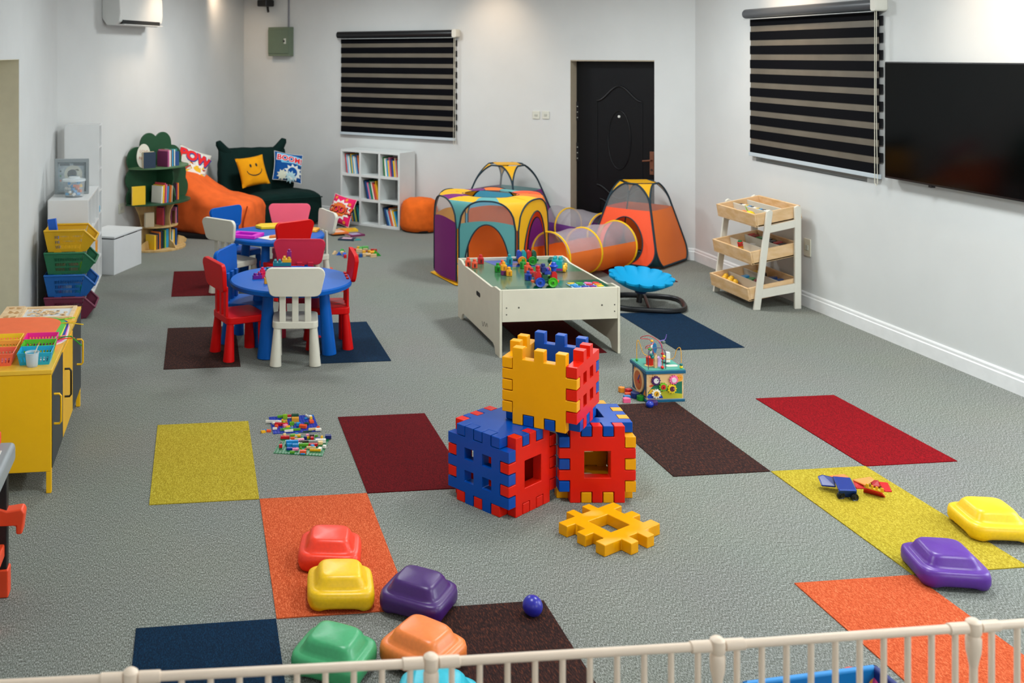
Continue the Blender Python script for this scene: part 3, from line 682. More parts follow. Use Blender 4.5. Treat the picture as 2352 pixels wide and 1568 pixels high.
# letter mat with foam pieces
m0, m1, m2, m3 = [G(*p, ZB) for p in ((1300, 653), (1366, 650), (1398, 668), (1318, 670))]
o = thing('puzzle_mat', 'pale blue foam puzzle mat in the corner of the activity table', 'puzzle', (m0.x, TY0+.022, ZB+.0014))
mw, mh = (m1-m0).length*1.08, .20
b = MB(); b.box(0, mw, 0, mh, 0, .006); b.put('mat', plastic('#8FBBD4'), o)
cols = ['#E8B80E', '#2E9A1E', '#E070A4', '#D0161E', '#1A90C8', '#0E6A3A', '#C8202A', '#E88A1A', '#1676C0', '#14349A', '#5A1E8A', '#E6C81A', '#1A2E7E', '#E27AB0', '#D81A20', '#12806A']
for k in range(16):
    i, j = k % 4, 3-k//4; cx_, cy_ = mw*(i+.5)/4, mh*(j+.5)/4; b = MB()
    pts = [(cx_+(.024+.006*sin(3*a+k))*cos(a)*1.0, cy_+(.017+.005*cos(2*a+k))*sin(a)) for a in [2*pi*t/14 for t in range(14)]]
    b.prism(pts, .006, .014); b.put('puzzle_piece', plastic(cols[k]), o, bevel=.002)

# ================================================================== POP-UP PLAY TENTS
TLn, PUn, YLn, ORn, RDn, DTn = thin('#5AA3A3'), thin('#771670'), thin('#EFB20A'), thin('#EC7426'), thin('#FA5628'), thin('#0B3A40', .15)
CYn = thin('#0B93B4')
piping = matte('#0A2A36', .7)
net = sheer('#D4D6D4', .84)
def panel_to(o, name, fn, nu, nv, m, parent=None):
    b = MB(); b.grid(fn, nu, nv); return b.put(name, m, parent or o, ang=60)
# six-sided tent
hs = .525; z0a, zsh, ztop = .03, .50, .755
A = G(1050, 655); ab = radians(-19-7.1+6)
hx = thing('play_tent', 'six-sided pop-up play tent in purple, teal and yellow behind the activity table', 'play tent', (0, 0, 0), 0, 'pop-up play tents joined by tunnels')
hc = A+Vector((cos(ab), sin(ab), 0))*hs/2+Vector((-sin(ab), cos(ab), 0))*hs*sqrt(3)/2
HV = [A]
a = ab
for k in range(5): HV.append(HV[-1]+Vector((cos(a), sin(a), 0))*hs); a += radians(60)
# order: face0 = front teal, 1 = yellow, 2 = red, 3, 4, 5 = purple
fcol = [TLn, YLn, RDn, ORn, YLn, PUn]
def archz(u, sh=zsh, tp=ztop):                          # height of the arched top at u in 0..1
    c = abs(2*u-1); return sh+(tp-sh)*(1-c**2.6)**.5
def midz(u): return .545+.035*sin(pi*u)
for k in range(6):
    p, q = HV[k], HV[(k+1) % 6]; d = q-p; out = Vector((d.y, -d.x, 0)).normalized()
    P_ = lambda u, z: p+d*(.03+.94*u)+out*(.03*sin(pi*u))+Vector((0, 0, z))
    solid = k in (1,)
    open_ = k in (0, 1, 2)
    topz = (lambda u: archz(u)) if solid else (lambda u: min(midz(u), archz(u)))
    # lower fabric, with an arched doorway where there is one
    dwid, dh, db = (.415, .53, .02) if k == 0 else (.40, .63, .02) if k == 1 else (.36, .50, .02)
    b = MB()
    def low(u, v, tz=topz):
        return P_(u, z0a+(tz(u)-z0a)*v)
    if open_:
        n = 28                                           # fabric between the doorway edge and the outer edge of the panel
        cu, cz = .5, db
        def ring(t, s):
            ang_ = pi*t; u_in = .5-dwid*cos(ang_); z_in = db+dh*sin(ang_)**.85
            if t < .22: uo, zo = 0, lerp(z0a, topz(0), t/.22)
            elif t > .78: uo, zo = 1, lerp(topz(1), z0a, (t-.78)/.22)
            else: uo = (t-.22)/.56; zo = topz(uo)
            return P_(lerp(u_in, uo, s), lerp(z_in, zo, s))
        b.grid(lambda u, v: ring(u, v), 40, 5)
        b.put('fabric_panel', fcol[k], hx, ang=60)
        b = MB(); b.tube([P_(.5-dwid*cos(pi*t/30), db+dh*sin(pi*t/30)**.85)+out*.004 for t in range(31)], .006, 6); b.put('door_piping', piping, hx)
    else:
        b.grid(low, 20, 8); b.put('fabric_panel', fcol[k], hx, ang=60)
    if not solid:
        b = MB(); b.grid(lambda u, v: P_(u, lerp(topz(u), archz(u), v)), 20, 4); b.put('mesh_window', net, hx, ang=60)
    b = MB(); b.tube([P_(0, .05)]+[P_(0, z0a+(archz(0)-z0a)*t/6) for t in range(1, 6)]+[P_(i/24, archz(i/24)) for i in range(25)]+[P_(1, z0a+(archz(1)-z0a)*(1-t/6)) for t in range(1, 7)], .008, 6); b.put('frame_piping', piping, hx)
    # roof flap from the arch to the open top, and the corner gusset
    inr = lambda u: hc+(p+d*u-hc)*.52+Vector((0, 0, ztop-.0))
    rc = [TLn, YLn, RDn, ORn, YLn, PUn][k]
    b = MB(); b.grid(lambda u, v: Vector(P_(.28+.44*u, archz(.28+.44*u))).lerp(inr(.28+.44*u), v)+Vector((0, 0, .012*sin(pi*v))), 10, 4); b.put('roof_flap', rc, hx, ang=60)
    pk = HV[(k-1) % 6]; dk = p-pk; outk = Vector((dk.y, -dk.x, 0)).normalized()
    Pk = lambda u, z: pk+dk*(.03+.94*u)+outk*(.03*sin(pi*u))+Vector((0, 0, z))
    gus = lambda u, v: Vector(Pk(1-.28*v, archz(1-.28*v))).lerp(P_(.28*v, archz(.28*v)), u)
    b = MB(); b.grid(gus, 4, 6); b.put('corner_gusset', [TLn, YLn, ORn, YLn, YLn, PUn][k], hx, ang=60)
    g1, g2 = Vector(Pk(.72, archz(.72))), Vector(P_(.28, archz(.28))); i1, i2 = hc+(pk+dk*.72-hc)*.52+Vector((0, 0, ztop)), hc+(p+d*.28-hc)*.52+Vector((0, 0, ztop))
    b = MB(); b.grid(lambda u, v: g1.lerp(g2, u).lerp(i1.lerp(i2, u), v)+Vector((0, 0, .01*sin(pi*v))), 4, 4); b.put('roof_corner', [YLn, YLn, ORn, TLn, PUn, YLn][k], hx, ang=60)
b = MB(); b.tube([hc+(HV[k]+(HV[(k+1) % 6]-HV[k])*t-hc)*.52+Vector((0, 0, ztop)) for k in range(6) for t in (.1, .5, .9)], .004, 6, True); b.put('roof_ring', piping, hx)
b = MB(); b.prism([tuple(hc+(v-hc)*1.06)[:2] for v in HV], .006, .012); b.put('tent_floor', YLn, hx)

# four-sided pointed tents
def point_tent(label, base, faces_, top, dz, side=.72, zt=.80, tops=.17, seed=0):
    o = thing('play_tent', label, 'play tent', (0, 0, 0), 0, 'pop-up play tents joined by tunnels')
    ctr_ = base+Vector((-sin(dz)*side/2+cos(dz)*0, 0, 0))*0
    ex, ey = Vector((cos(dz), sin(dz), 0)), Vector((-sin(dz), cos(dz), 0))
    c0 = base+(ex+ey)*side/2                              # base is the corner pointing at the camera
    B4 = [c0+(-ex-ey)*side/2, c0+(ex-ey)*side/2, c0+(ex+ey)*side/2, c0+(-ex+ey)*side/2]
    T4 = [c0+(v-c0)*(tops/side)+Vector((0, 0, zt)) for v in B4]
    for k in range(4):
        p, q, tp, tq = B4[k], B4[(k+1) % 4], T4[k], T4[(k+1) % 4]
        low_, high_, hole = faces_[k]
        out = ((p+q)/2-c0).normalized()
        S_ = lambda u, v: p.lerp(q, u).lerp(tp.lerp(tq, u), v)+out*(.05*sin(pi*u)*sin(pi*min(1, v*1.05)))*.5
        # outline in (u,v): rounded bottom corners, rounded top
        def edge(v):                                     # half width at height v
            if v < .27: return .5*(.42+.58*sqrt(max(0, 1-((.27-v)/.27)**2)))
            if v > .76: return .5*sqrt(max(0, 1-((v-.76)/.24)**2))
            return .5
        V0, VM = .035, .68
        rows = lambda a, c_, n: [lerp(a, c_, i/n) for i in range(n+1)]
        vm = lambda u: VM+.05*sin(pi*u)
        cell = lambda u, v: S_(.5+(u-.5)*2*edge(v), v)
        if hole:
            hcx, hcz, hr, hz_ = .5, .31, .315, .28
            def ring(t, s):
                a_ = 2*pi*t; ui, vi_ = .5+hr*cos(a_), hcz+hz_*sin(a_)
                ca, sa = cos(a_), sin(a_); mx = max(abs(ca), abs(sa)); uo = .5+.5*ca/mx
                vo = hcz+(VM-hcz if sa > 0 else hcz-V0)*sa/mx
                vv = lerp(vi_, vo, s); uu = lerp(ui, uo, s)
                return S_(.5+(uu-.5)*2*(edge(vv) if s > .99 else lerp(.5, edge(vv), s)), vv)
            b = MB(); b.grid(ring, 48, 6); b.put('fabric_panel', low_, o, ang=60)
            b = MB(); b.tube([ring(t/40, 0)+out*.004 for t in range(40)], .006, 6, True); b.put('door_piping', piping, o)
        else:
            b = MB(); b.grid(lambda u, v: cell(u, lerp(V0, VM, v)), 16, 10); b.put('fabric_panel', low_, o, ang=60)
        b = MB(); b.grid(lambda u, v: cell(u, lerp(VM, .985, v)), 16, 12); b.put('mesh_window', high_, o, ang=60)
        loop = [cell(0, v) for v in rows(V0, .985, 40)]+[cell(1, v) for v in rows(.985, V0, 40)]
        b = MB(); b.tube([x+out*.003 for x in loop], .009, 6, True); b.put('frame_piping', piping, o)
        # gussets that close the rounded corners: top cap wedge and floor wedge along the shared edge
        pk, tk = B4[(k-1) % 4], T4[(k-1) % 4]; outk = ((pk+p)/2-c0).normalized()
        Sk = lambda u, v: pk.lerp(p, u).lerp(tk.lerp(tp, u), v)+outk*(.05*sin(pi*u)*sin(pi*min(1, v*1.05)))*.5
        ck = lambda u, v: Sk(.5+(u-.5)*2*edge(v), v)
        for va, vb, m_, nm in ((.77, .985, top, 'top_gusset'), (V0, .27, DTn, 'floor_gusset')):
            b = MB(); b.grid(lambda u, v: Vector(ck(1, lerp(va, vb, v))).lerp(cell(0, lerp(va, vb, v)), u), 3, 8); b.put(nm, m_, o, ang=60)
    tops_ = [S for S in T4]
    b = MB(); b.prism([tuple((T4[i]+T4[(i+1) % 4])/2)[:2] for i in range(4)], zt-.008, zt-.002); b.put('tent_cap', top, o)
    b = MB(); b.prism([tuple(c0+(v-c0)*.92)[:2] for v in B4], .006, .014); b.put('tent_floor', DTn, o)
    return o, c0, B4, ex, ey
tn = G(1512, 624)
oT, oC, oB, oex, oey = point_tent('orange pointed pop-up tent with a yellow tip in front of the black door', tn, [(ORn, net, False), (ORn, net, False), (RDn, net, False), (RDn, net, True)], YLn, radians(40), .75, .79, .34)
tn2 = AT(1190, 560, 10.35); tn2.z = 0
dT, dC, dB, dex, dey = point_tent('teal and purple pointed pop-up tent with a yellow tip, rising behind the six-sided tent', tn2, [(PUn, net, False), (TLn, net, False), (PUn, net, False), (CYn, net, False)], YLn, radians(38), .90, .87, .36)
# tunnels
def tunnel(label, p, q, r, low_, hoops, lift=0):
    o = thing('play_tunnel', label, 'play tunnel', (0, 0, 0), 0, 'pop-up tunnels between the play tents')
    d = (q-p); L = d.length; d = d/L; sd = Vector((-d.y, d.x, 0)); n = 24
    def S_(a, t): 
        rr = r*(1-.06*sin(pi*((t*len(hoops)) % 1)))
        return p+d*L*t+sd*rr*cos(a)+Vector((0, 0, r+.012+rr*sin(a)))
    b = MB(); b.grid(lambda u, v: S_(pi*.92+1.16*pi*u, v), 20, n); b.put('fabric_floor', low_, o, ang=60)
    b = MB(); b.grid(lambda u, v: S_(pi*.08+.84*pi*(u)-.0, v), 20, n); b.put('mesh_arch', sheer('#C4BFC4', .62), o, ang=60)
    for t in hoops:
        b = MB(); b.tube([S_(2*pi*i/32, t)+(S_(2*pi*i/32, t)-(p+d*L*t+Vector((0, 0, r+.012))))*.02 for i in range(32)], .009, 6, True); b.put('hoop', plastic('#EDBD0A', .5), o)
    return o
h1 = HV[1]+(HV[2]-HV[1])*.5
of = (oB[3]+oB[0])/2
hn = Vector(((HV[2]-HV[1]).y, -(HV[2]-HV[1]).x, 0)).normalized()
tA = G(1262, 628); tB = Vector((of.x, of.y, 0))
tunnel('orange and clear mesh pop-up tunnel leading into the orange tent', AT(1262, 600, 9.15)*1+Vector((0, 0, -AT(1262, 600, 9.15).z)), tB+(tB-oC).normalized()*.05, .215, thin('#EE7424'), (.02, .48, .98))
tunnel('purple and clear mesh pop-up tunnel behind the orange one', (dB[1]+dB[2])/2+Vector((.06, -.02, 0)), (oB[2]+oB[3])/2+Vector((0.02, .06, 0)), .20, thin('#6E3A86'), (.02, .5, .98))
# ================================================================== PETAL SEAT
p = G(1490, 703); o = thing('spinning_seat', 'blue petal-shaped spinning seat on a black loop base', 'spinning seat', (p.x+.0, p.y+.03, 0), 0)
bk = plastic('#0C0D10', .4)
bl_ = []
for i in range(36):
    a = 2*pi*i/36; bl_.append((.285*abs(cos(a))**.6*(1 if cos(a) > 0 else -1), .26*abs(sin(a))**.62*(1 if sin(a) > 0 else -1), .022))
b = MB(); b.tube(bl_, .02, 10, True, RZ(-20)); lb = b.put('base_ring', bk, o)
b = MB(); b.tube([(0, -.25, .02), (0, -.1, .02), (0, .25, .02)], .014, 8, M=RZ(-20)); b.put('cross_bar', bk, lb)
b = MB(); b.cyl((-.06, .02, .02), (-.045, .02, .15), .022, n=18); b.put('column', bk, o)
sm = mat('#0092C2', .6, amt=.03, scale=8, spec=.2)
b = MB(); NP = 13
def dish(u, v):
    a = 2*pi*u; r = .262*v*(1-.15*(v**6)*(1-abs(sin(a*NP/2))**.55)); return (r*cos(a), r*sin(a), .112*v*v-.008*v**8)
b.grid(dish, NP*10, 12, True)
n0 = len(b.v); b2 = [(x, y, z-.016) for x, y, z in b.v]
nu = NP*10; fs = [(i, (i+1) % nu, nu*1+(i+1) % nu, nu+i) for i in range(0)]
b.grid(lambda u, v: (dish(u, v)[0], dish(u, v)[1], dish(u, v)[2]-.016), nu, 12, True)
b.add([dish(i/nu, 1) for i in range(nu)]+[(dish(i/nu, 1)[0], dish(i/nu, 1)[1], dish(i/nu, 1)[2]-.016) for i in range(nu)], [(i, (i+1) % nu, nu+(i+1) % nu, nu+i) for i in range(nu)])
b.put('petal_dish', sm, o, M=T(-.055, .0, .142) @ RZ(-8) @ RX(6.5) @ RY(2), ang=50)
b = MB(); b.lathe([(.04, .10), (.05, .112), (.04, .125), (0, .125)], 20, T(-.05, .01, 0)); b.put('dish_mount', plastic('#0A2A52'), o)

# ================================================================== THREE-TIER TOY RACK
pine = wood('#DDBB90', '#D2AB7A', (2, 6, 6)); pine2 = wood('#DDBB90', '#CFA672', (6, 2, 6)); cw = plastic('#D6D2C4', .45)
rk = thing('toy_rack', 'white framed toy rack with three tilted pine trays by the white wall', 'toy rack', (0, 0, 0))
RY0, RY1, RXf, RXb = 1.985, 2.60, 4.625, 5.03
def leg_front(z): return lerp(RXf, RXf+.115, z/.80)
for y in (RY0-.022, RY1):
    fr_ = MB(); b = MB(); b.prism([(leg_front(0), 0), (leg_front(0)+.055, 0), (leg_front(.78)+.05, .785), (leg_front(.78)+.025, .80), (leg_front(.78), .785)], 0, .022, FR((0, y+.022, 0), (1, 0, 0), (0, 0, 1), (0, -1, 0)))
    b.put('front_leg', cw, rk, bevel=.004)
    b = MB(); b.prism([(RXb-.055, 0), (RXb, 0), (RXb, .815), (RXb-.027, .83), (RXb-.055, .815)], 0, .022, FR((0, y+.022, 0), (1, 0, 0), (0, 0, 1), (0, -1, 0))); b.put('rear_leg', cw, rk, bevel=.004)
    for z0, z1 in ((.625, .685), (.105, .175)):
        b = MB(); b.prism([(leg_front(z0)+.045, z0-.012), (RXb-.045, z0+.03), (RXb-.045, z1+.03), (leg_front(z1)+.045, z1-.012)], 0, .018, FR((0, y+.020, 0), (1, 0, 0), (0, 0, 1), (0, -1, 0))); rr = b.put('side_rail', cw, rk, bevel=.003)
def tray(zf, xf, tilt, dep_, h=.105):
    M = T(xf, RY0+.006, zf) @ RY(-tilt); L = RY1-RY0-.012
    b = MB(); b.box(0, dep_, 0, L, 0, .012, M); t = b.put('tray', pine, rk)
    for nm, bx in (('tray_board', (0, .016, 0, L, 0, h)), ('tray_board', (dep_-.016, dep_, 0, L, 0, h)), ('tray_board', (0.016, dep_-.016, 0, .016, .0, h)), ('tray_board', (.016, dep_-.016, L-.016, L, .0, h))):
        b = MB(); b.box(*bx, M); b.put(nm, pine2 if bx[1] < .1 or bx[0] > .2 else pine, t, bevel=.003)
    for x in (dep_*.36, dep_*.68):
        b = MB(); b.box(x, x+.008, .018, L-.018, .012, h*.86, M); b.put('tray_divider', cw, t)
    return M, L, dep_
trs = [tray(.655, 4.66, 10, .40), tray(.355, 4.625, 10, .42), tray(.065, 4.60, 10, .44)]
RG = ['toys in the top tray of the pine rack', 'toys in the middle tray of the pine rack', 'toys in the bottom tray of the pine rack']
def intray(k, u, v, bm_, m, name, lb, cat, rz=0, dz=.0125):
    M, L, D = trs[k]; return singl(bm_, name, m, lb, cat, RG[k], M=M @ T(u*D, v*L, dz) @ RZ(rz))
def blobby(r, sc=(1, 1, 1)): 
    b = MB(); b.sph((0, 0, r*sc[2]), r, 14, 8, sc); return b
for u, v, c, r, nm, lb in ((.14, .90, '#E8C41A', .026, 'toy_ball', 'small yellow toy at the far corner of the top rack tray'), (.16, .78, '#7A3A9A', .024, 'toy_ball', 'small purple toy in the top rack tray'),
                       (.15, .66, '#1276C8', .036, 'toy_ball', 'blue rounded toy in the top rack tray'), (.17, .48, '#F0883A', .038, 'toy_fruit', 'orange toy fruit in the top rack tray'), (.18, .33, '#EDCB0E', .042, 'toy_fruit', 'large yellow toy fruit in the top rack tray')):
    intray(0, u, v, blobby(r, (1, 1, .95)), plastic(c), nm, lb, 'toy')
b = MB(); b.prism([(0, 0), (.05, 0), (.05, .06), (0, .06)], 0, .05); intray(0, .14, .14, b, plastic('#7CC0C8'), 'toy_box', 'pale teal little toy box at the end of the top rack tray', 'toy')
b = MB(); b.cyl((0, 0, .04), (-.01, .012, .085), .006, .002, 8); intray(0, .17, .36, b, plastic('#86B41A'), 'toy_leaf', 'lime green leaf-shaped toy piece in the top rack tray', 'toy', dz=.05)
for i in range(12):
    c, nm = (('#14223C', 'navy'), ('#E6E4DC', 'white'), ('#D8B01A', 'yellow'), ('#2A8AC0', 'light blue'))[i % 4]
    b = MB(); b.box(-.016, .016, -.018, .018, 0, .028)
    intray(0, .50, .92-.07*i, b, plastic(c), 'toy_piece', '%s little toy piece, %s along the middle row of the top rack tray' % (nm, ORD[i]), 'toy', rz=37*i, dz=.045)
b = MB(); b.lathe([(.022, 0), (.022, .03), (.017, .045), (.019, .075), (.016, .09), (.019, .105), (.015, .125), (0, .13)], 18)
st = intray(1, .17, .45, b, plastic('#0F6A38'), 'stacking_toy', 'red, yellow and green stacking toy standing in the middle rack tray', 'toy', dz=.0125)
for z, c in ((.052, '#E0B414'), (.07, '#E0801A'), (.088, '#C8141A'), (.106, '#C8141A')):
    b = MB(); b.lathe([(.012, z-.008), (.022, z-.004), (.022, z+.006), (.012, z+.010), (0, z+.01)], 18); b.put('ring', plastic(c), st)
for i, (u, v, c, nm) in enumerate(((.14, .75, '#3A6AB4', 'blue'), (.52, .62, '#D8D6CE', 'white'), (.80, .93, '#B8121C', 'red'), (.82, .85, '#8A0C14', 'dark red'), (.80, .70, '#2E7A2A', 'green'), (.82, .55, '#15161A', 'black'), (.80, .42, '#1A1A20', 'black'), (.83, .30, '#A8121A', 'dark red'), (.80, .18, '#16171C', 'black'))):
    b = MB(); b.prism(rrect(.07, .05, .012, 3), 0, .045); intray(1, u, v, b, plastic(c), 'toy_piece', '%s toy piece, %s of those lying in the middle rack tray' % (nm, ORD[i]), 'toy', rz=25*i, dz=.04 if u > .7 else .0125)
for i in range(14):
    b = blobby(.022); intray(2, .10+.09*(i % 3), .93-.075*(i//3)-.02*(i % 2), b, plastic('#EDB41A'), 'toy_ball', 'yellow ball, %s of the heap in the bottom rack tray' % ORD[i], 'toy', dz=.022 if i % 2 else .04)
for i, (u, v, c, nm) in enumerate(((.50, .72, '#2A90C4', 'light blue'), (.50, .55, '#2A8A3A', 'green'), (.52, .42, '#8A1420', 'dark red'), (.80, .80, '#D8A81A', 'yellow'), (.82, .68, '#14161C', 'black'), (.82, .40, '#123A7A', 'navy blue'), (.82, .25, '#14467A', 'blue'))):
    b = MB(); b.prism(rrect(.075, .05, .014, 3), 0, .04); intray(2, u, v, b, plastic(c), 'toy_piece', '%s toy piece, %s of those lying in the bottom rack tray' % (nm, ORD[i]), 'toy', rz=31*i, dz=.03)

# ================================================================== BEAD MAZE ACTIVITY CUBE
a2, a3 = G(1484, 925), G(1574, 922); ax = (a3-a2).normalized(); ay = Vector((-ax.y, ax.x, 0)); Wd = (a3-a2).length; Dp = .235; Ht = .19
ac = thing('activity_cube', 'wooden bead maze activity cube with gear flowers on its face', 'activity cube', tuple(a2), 0)
ac.rotation_euler.z = atan2(ax.y, ax.x)
bw = wood('#E6C896', '#D4B07A', (1, 6, 6)); tq = plastic('#0B5878', .4)
b = MB(); b.box(.008, Wd-.008, .008, Dp-.008, .01, Ht-.012); bx = b.put('box', bw, ac)
b = MB(); b.box(0, Wd, 0, Dp, 0, .016); b.put('bottom_frame', tq, ac, bevel=.003)
b = MB(); b.box(-.003, Wd+.003, -.003, Dp+.003, Ht-.024, Ht-.004); lid = b.put('top_frame', tq, ac, bevel=.003)
b = MB(); b.box(.002, Wd-.002, .002, Dp-.002, Ht-.004, Ht); b.put('top_board', plastic('#3E9A86', .4), lid)
Ff = FR((0, .008, 0), (1, 0, 0), (0, 0, 1), (0, -1, 0))
def pic(name, pts, h, col, par=bx, z0=.0): 
    b = MB(); b.prism(pts, z0, h, Ff); return b.put(name, plastic(col, .5), par)
pic('painted_picture', [(.016, .022), (Wd-.016, .022), (Wd-.016, Ht-.03), (.016, Ht-.03)], .0006, '#E9BE84')
pic('painted_hill', [(.016, .06), (.05, .10), (.09, .11), (.13, .085), (.17, .11), (Wd-.016, .118), (Wd-.016, .022), (.016, .022)], .0010, '#0C6A4A')
pic('painted_meadow', [(.09, .062), (.13, .066), (.18, .05), (Wd-.016, .044), (Wd-.016, .020), (.09, .020)], .0014, '#B6B01C')
pic('painted_pond', [(.016, .022)]+[(.055+.05*cos(pi*i/10), .022+.032*sin(pi*i/10)) for i in range(9, -1, -1)], .0018, '#0E3EAE')
pic('painted_sand', [(.016, .05), (.03, .075), (.05, .078), (.06, .06), (.04, .05)], .0018, '#E8B81A')
pic('painted_fish', [(.02, .095), (.035, .103), (.052, .099), (.04, .091), (.03, .089)], .002, '#E0562A')
sn = pic('painted_sun', circ(.020, 20, Wd-.032, Ht-.052), .0014, '#F0A02A')
for dx in (-.007, .006): pic('painted_eye', circ(.002, 8, Wd-.032+dx, Ht-.05), .0018, '#5A2A0A', sn)
b = MB()
for p_ in ([(.03, .12), (.045, .165)], [(.045, .12), (.035, .145), (.03, .15)], [(.05, .13), (.062, .16)], [(.03, .14), (.022, .15)], [(.05, .14), (.058, .148)]): b.tube([(x, z, .001) for x, z in p_], .0012, 5, M=Ff)
b.put('painted_twigs', plastic('#D07A2A'), bx)
for x, z, r, c, cc, shape in ((.060, .128, .028, '#4A1460', '#DCD6D0', 'bird'), (.168, .130, .028, '#EE6A9C', '#F4C4CE', 'petal'), (.104, .090, .026, '#74B41E', '#C8141A', 'bug'), (.158, .078, .028, '#F0CE0E', '#56182E', 'seed'), (.062, .052, .028, '#E8E6D4', '#E0A41A', 'bee')):
    gr = pic('gear_flower', [(x+p_[0], z+p_[1]) for p_ in gear(r*.80, r, 11)], .012, c, ac, .002)
    hb = pic('hub', circ(r*.55, 16, x, z), .0145, cc, gr, .012)
    if shape == 'petal':
        for k in range(5): pic('petal', circ(r*.2, 10, x+r*.32*cos(1.3*k), z+r*.32*sin(1.3*k)), .0155, '#E0D2D6', gr, .0145)
    if shape == 'bee': pic('bee_stripe', [(x-.004, z-.008), (x+.001, z-.010), (x+.006, z+.006), (x+.001, z+.008)], .0155, '#1A1410', gr, .0145)
    if shape == 'bug': pic('bug_spot', circ(r*.16, 10, x, z-.002), .0155, '#1A0A0A', gr, .0145)
    if shape == 'bird': pic('bird_eye', circ(r*.12, 10, x+.008, z+.004), .0155, '#14141A', gr, .0145)
    if shape == 'seed': pic('seed_cheek', circ(r*.12, 8, x+.009, z+.001), .0155, '#E8A0A0', gr, .0145)
Fl = FR((.008, 0, 0), (0, -1, 0), (0, 0, 1), (-1, 0, 0)); F0 = Ff; Ff = Fl
pic('painted_side', [(-Dp+.014, .022), (-.014, .022), (-.014, Ht-.03), (-Dp+.014, Ht-.03)], .0008, '#0E4468')
ck = pic('clock_ring', [(-Dp/2+.072*cos(2*pi*i/28), .098+.072*sin(2*pi*i/28)) for i in range(28)], .008, '#DDB27A', ac, .001)
pic('clock_face', [(-Dp/2+.055*cos(2*pi*i/28), .098+.055*sin(2*pi*i/28)) for i in range(28)], .0095, '#B4581E', ck, .008)
pic('clock_hand', [(-Dp/2-.004, .098), (-Dp/2+.004, .096), (-Dp/2+.032, .135), (-Dp/2+.026, .138)], .012, '#123A9A', ck, .0095)
pic('clock_hand', [(-Dp/2, .102), (-Dp/2, .094), (-Dp/2+.024, .086), (-Dp/2+.026, .098)], .014, '#C8141A', ck, .012)
pic('painted_leaf', [(-Dp+.03, .13), (-Dp+.05, .16), (-Dp+.07, .15), (-Dp+.05, .13)], .0012, '#E08A3A'); pic('painted_bush', [(-.06, .03), (-.02, .03), (-.03, .07)], .0012, '#C8781A')
Ff = F0
wz = Ht
def wire(pts, col, nm='bead_wire', r=.0022):
    k = []; P_ = [Vector(p_) for p_ in pts]; P_ = [2*P_[0]-P_[1]]+P_+[2*P_[-1]-P_[-2]]
    for i in range(1, len(P_)-2):
        for t in range(8):
            t_ = t/8; a_, b_, c_, d_ = P_[i-1:i+3]
            k.append(.5*((2*b_)+(c_-a_)*t_+(2*a_-5*b_+4*c_-d_)*t_*t_+(3*b_-a_-3*c_+d_)*t_**3))
    k.append(P_[-2]); b = MB(); b.tube(k, r, 6); return b.put(nm, plastic(col, .3), ac)
def bead(par, x, y, z, c, r=.0085, sz=.85): b = MB(); b.sph((x, y, z), r, 14, 8, (1, 1, sz)); return b.put('bead', plastic(c, .3), par)
w1 = wire([(.02, Dp-.05, wz), (.02, Dp-.05, wz+.10), (.028, Dp-.05, wz+.125), (.04, Dp-.05, wz+.10), (.06, Dp-.06, wz+.045), (.10, Dp-.08, wz+.035), (.16, .09, wz+.035), (.195, .06, wz+.05), (.205, .045, wz+.10), (.218, .03, wz+.12), (Wd-.016, .02, wz+.09), (Wd-.016, .02, wz)], '#E8A81A')
bead(w1, .02, Dp-.05, wz+.008, '#3AA02A'); bead(w1, Wd-.016, .02, wz+.008, '#E8D01A', .01); bead(w1, Wd-.016, .02, wz+.022, '#0E6A6A', .01)
w2 = wire([(.108, .02, wz), (.108, .02, wz+.10), (.10, .03, wz+.15), (.06, .08, wz+.178), (.03, .12, wz+.165), (.03, .15, wz+.145), (.07, .13, wz+.145), (.08, .08, wz+.135), (.03, .06, wz+.125), (.04, .10, wz+.10), (.09, .13, wz+.09), (.13, .16, wz)], '#C0282E')
bead(w2, .078, .10, wz+.143, '#E8A82A', .009); bead(w2, .108, .02, wz+.01, '#D8201A', .0105); bead(w2, .11, .02, wz+.062, '#D8301A', .01); bead(w2, .118, .022, wz+.072, '#EDC01A', .01)
w3 = wire([(.02, .015, wz), (.02, .015, wz+.09), (.035, .02, wz+.115), (.08, .02, wz+.125), (.12, .02, wz+.11), (.128, .02, wz+.06), (.128, .02, wz)], '#4A3A5E')
bead(w3, .052, .05, wz+.075, '#0E6A6A', .011); bead(w3, .06, .05, wz+.062, '#0E7A72', .012); bead(w3, .07, .05, wz+.058, '#E8B04A', .010); bead(w3, .05, .06, wz+.105, '#3A9A2A', .012)
w4 = wire([(.18, .17, wz), (.17, .17, wz+.08), (.15, .16, wz+.12), (.19, .17, wz+.13), (.2, .17, wz+.16)], '#7A62B8')
bead(w4, .178, .17, wz+.115, '#5A6A62', .014); bead(w4, .172, .165, wz+.045, '#C8202A', .010)
for x, y, r, h, c in ((.055, .05, .0, .06, ''),): pass
b = MB(); b.cyl((.065, .10, wz), (.065, .10, wz+.05), .022, n=20); b.put('toy_turret', plastic('#D2260E'), ac, bevel=.004)
b = MB(); b.prism([(0, 0), (.016, 0), (.016, .07), (.008, .085), (0, .07)], 0, .02, FR((.07, .06, wz), (1, 0, 0), (0, 0, 1), (0, -1, 0))); b.put('toy_figure', wood(), ac)
b = MB(); b.prism([(0, 0), (.022, 0), (.02, .05), (.011, .06), (.002, .05)], 0, .018, FR((.098, .08, wz), (1, 0, 0), (0, 0, 1), (0, -1, 0))); b.put('toy_figure', plastic('#C8A8DC'), ac)
b = MB(); b.prism([(0, 0), (.024, 0), (.024, .058), (0, .06)], 0, .02, FR((.168, .12, wz+.012), (1, 0, 0), (0, 0, 1), (0, -1, 0))); b.put('toy_figure', plastic('#D8DCD4'), ac)
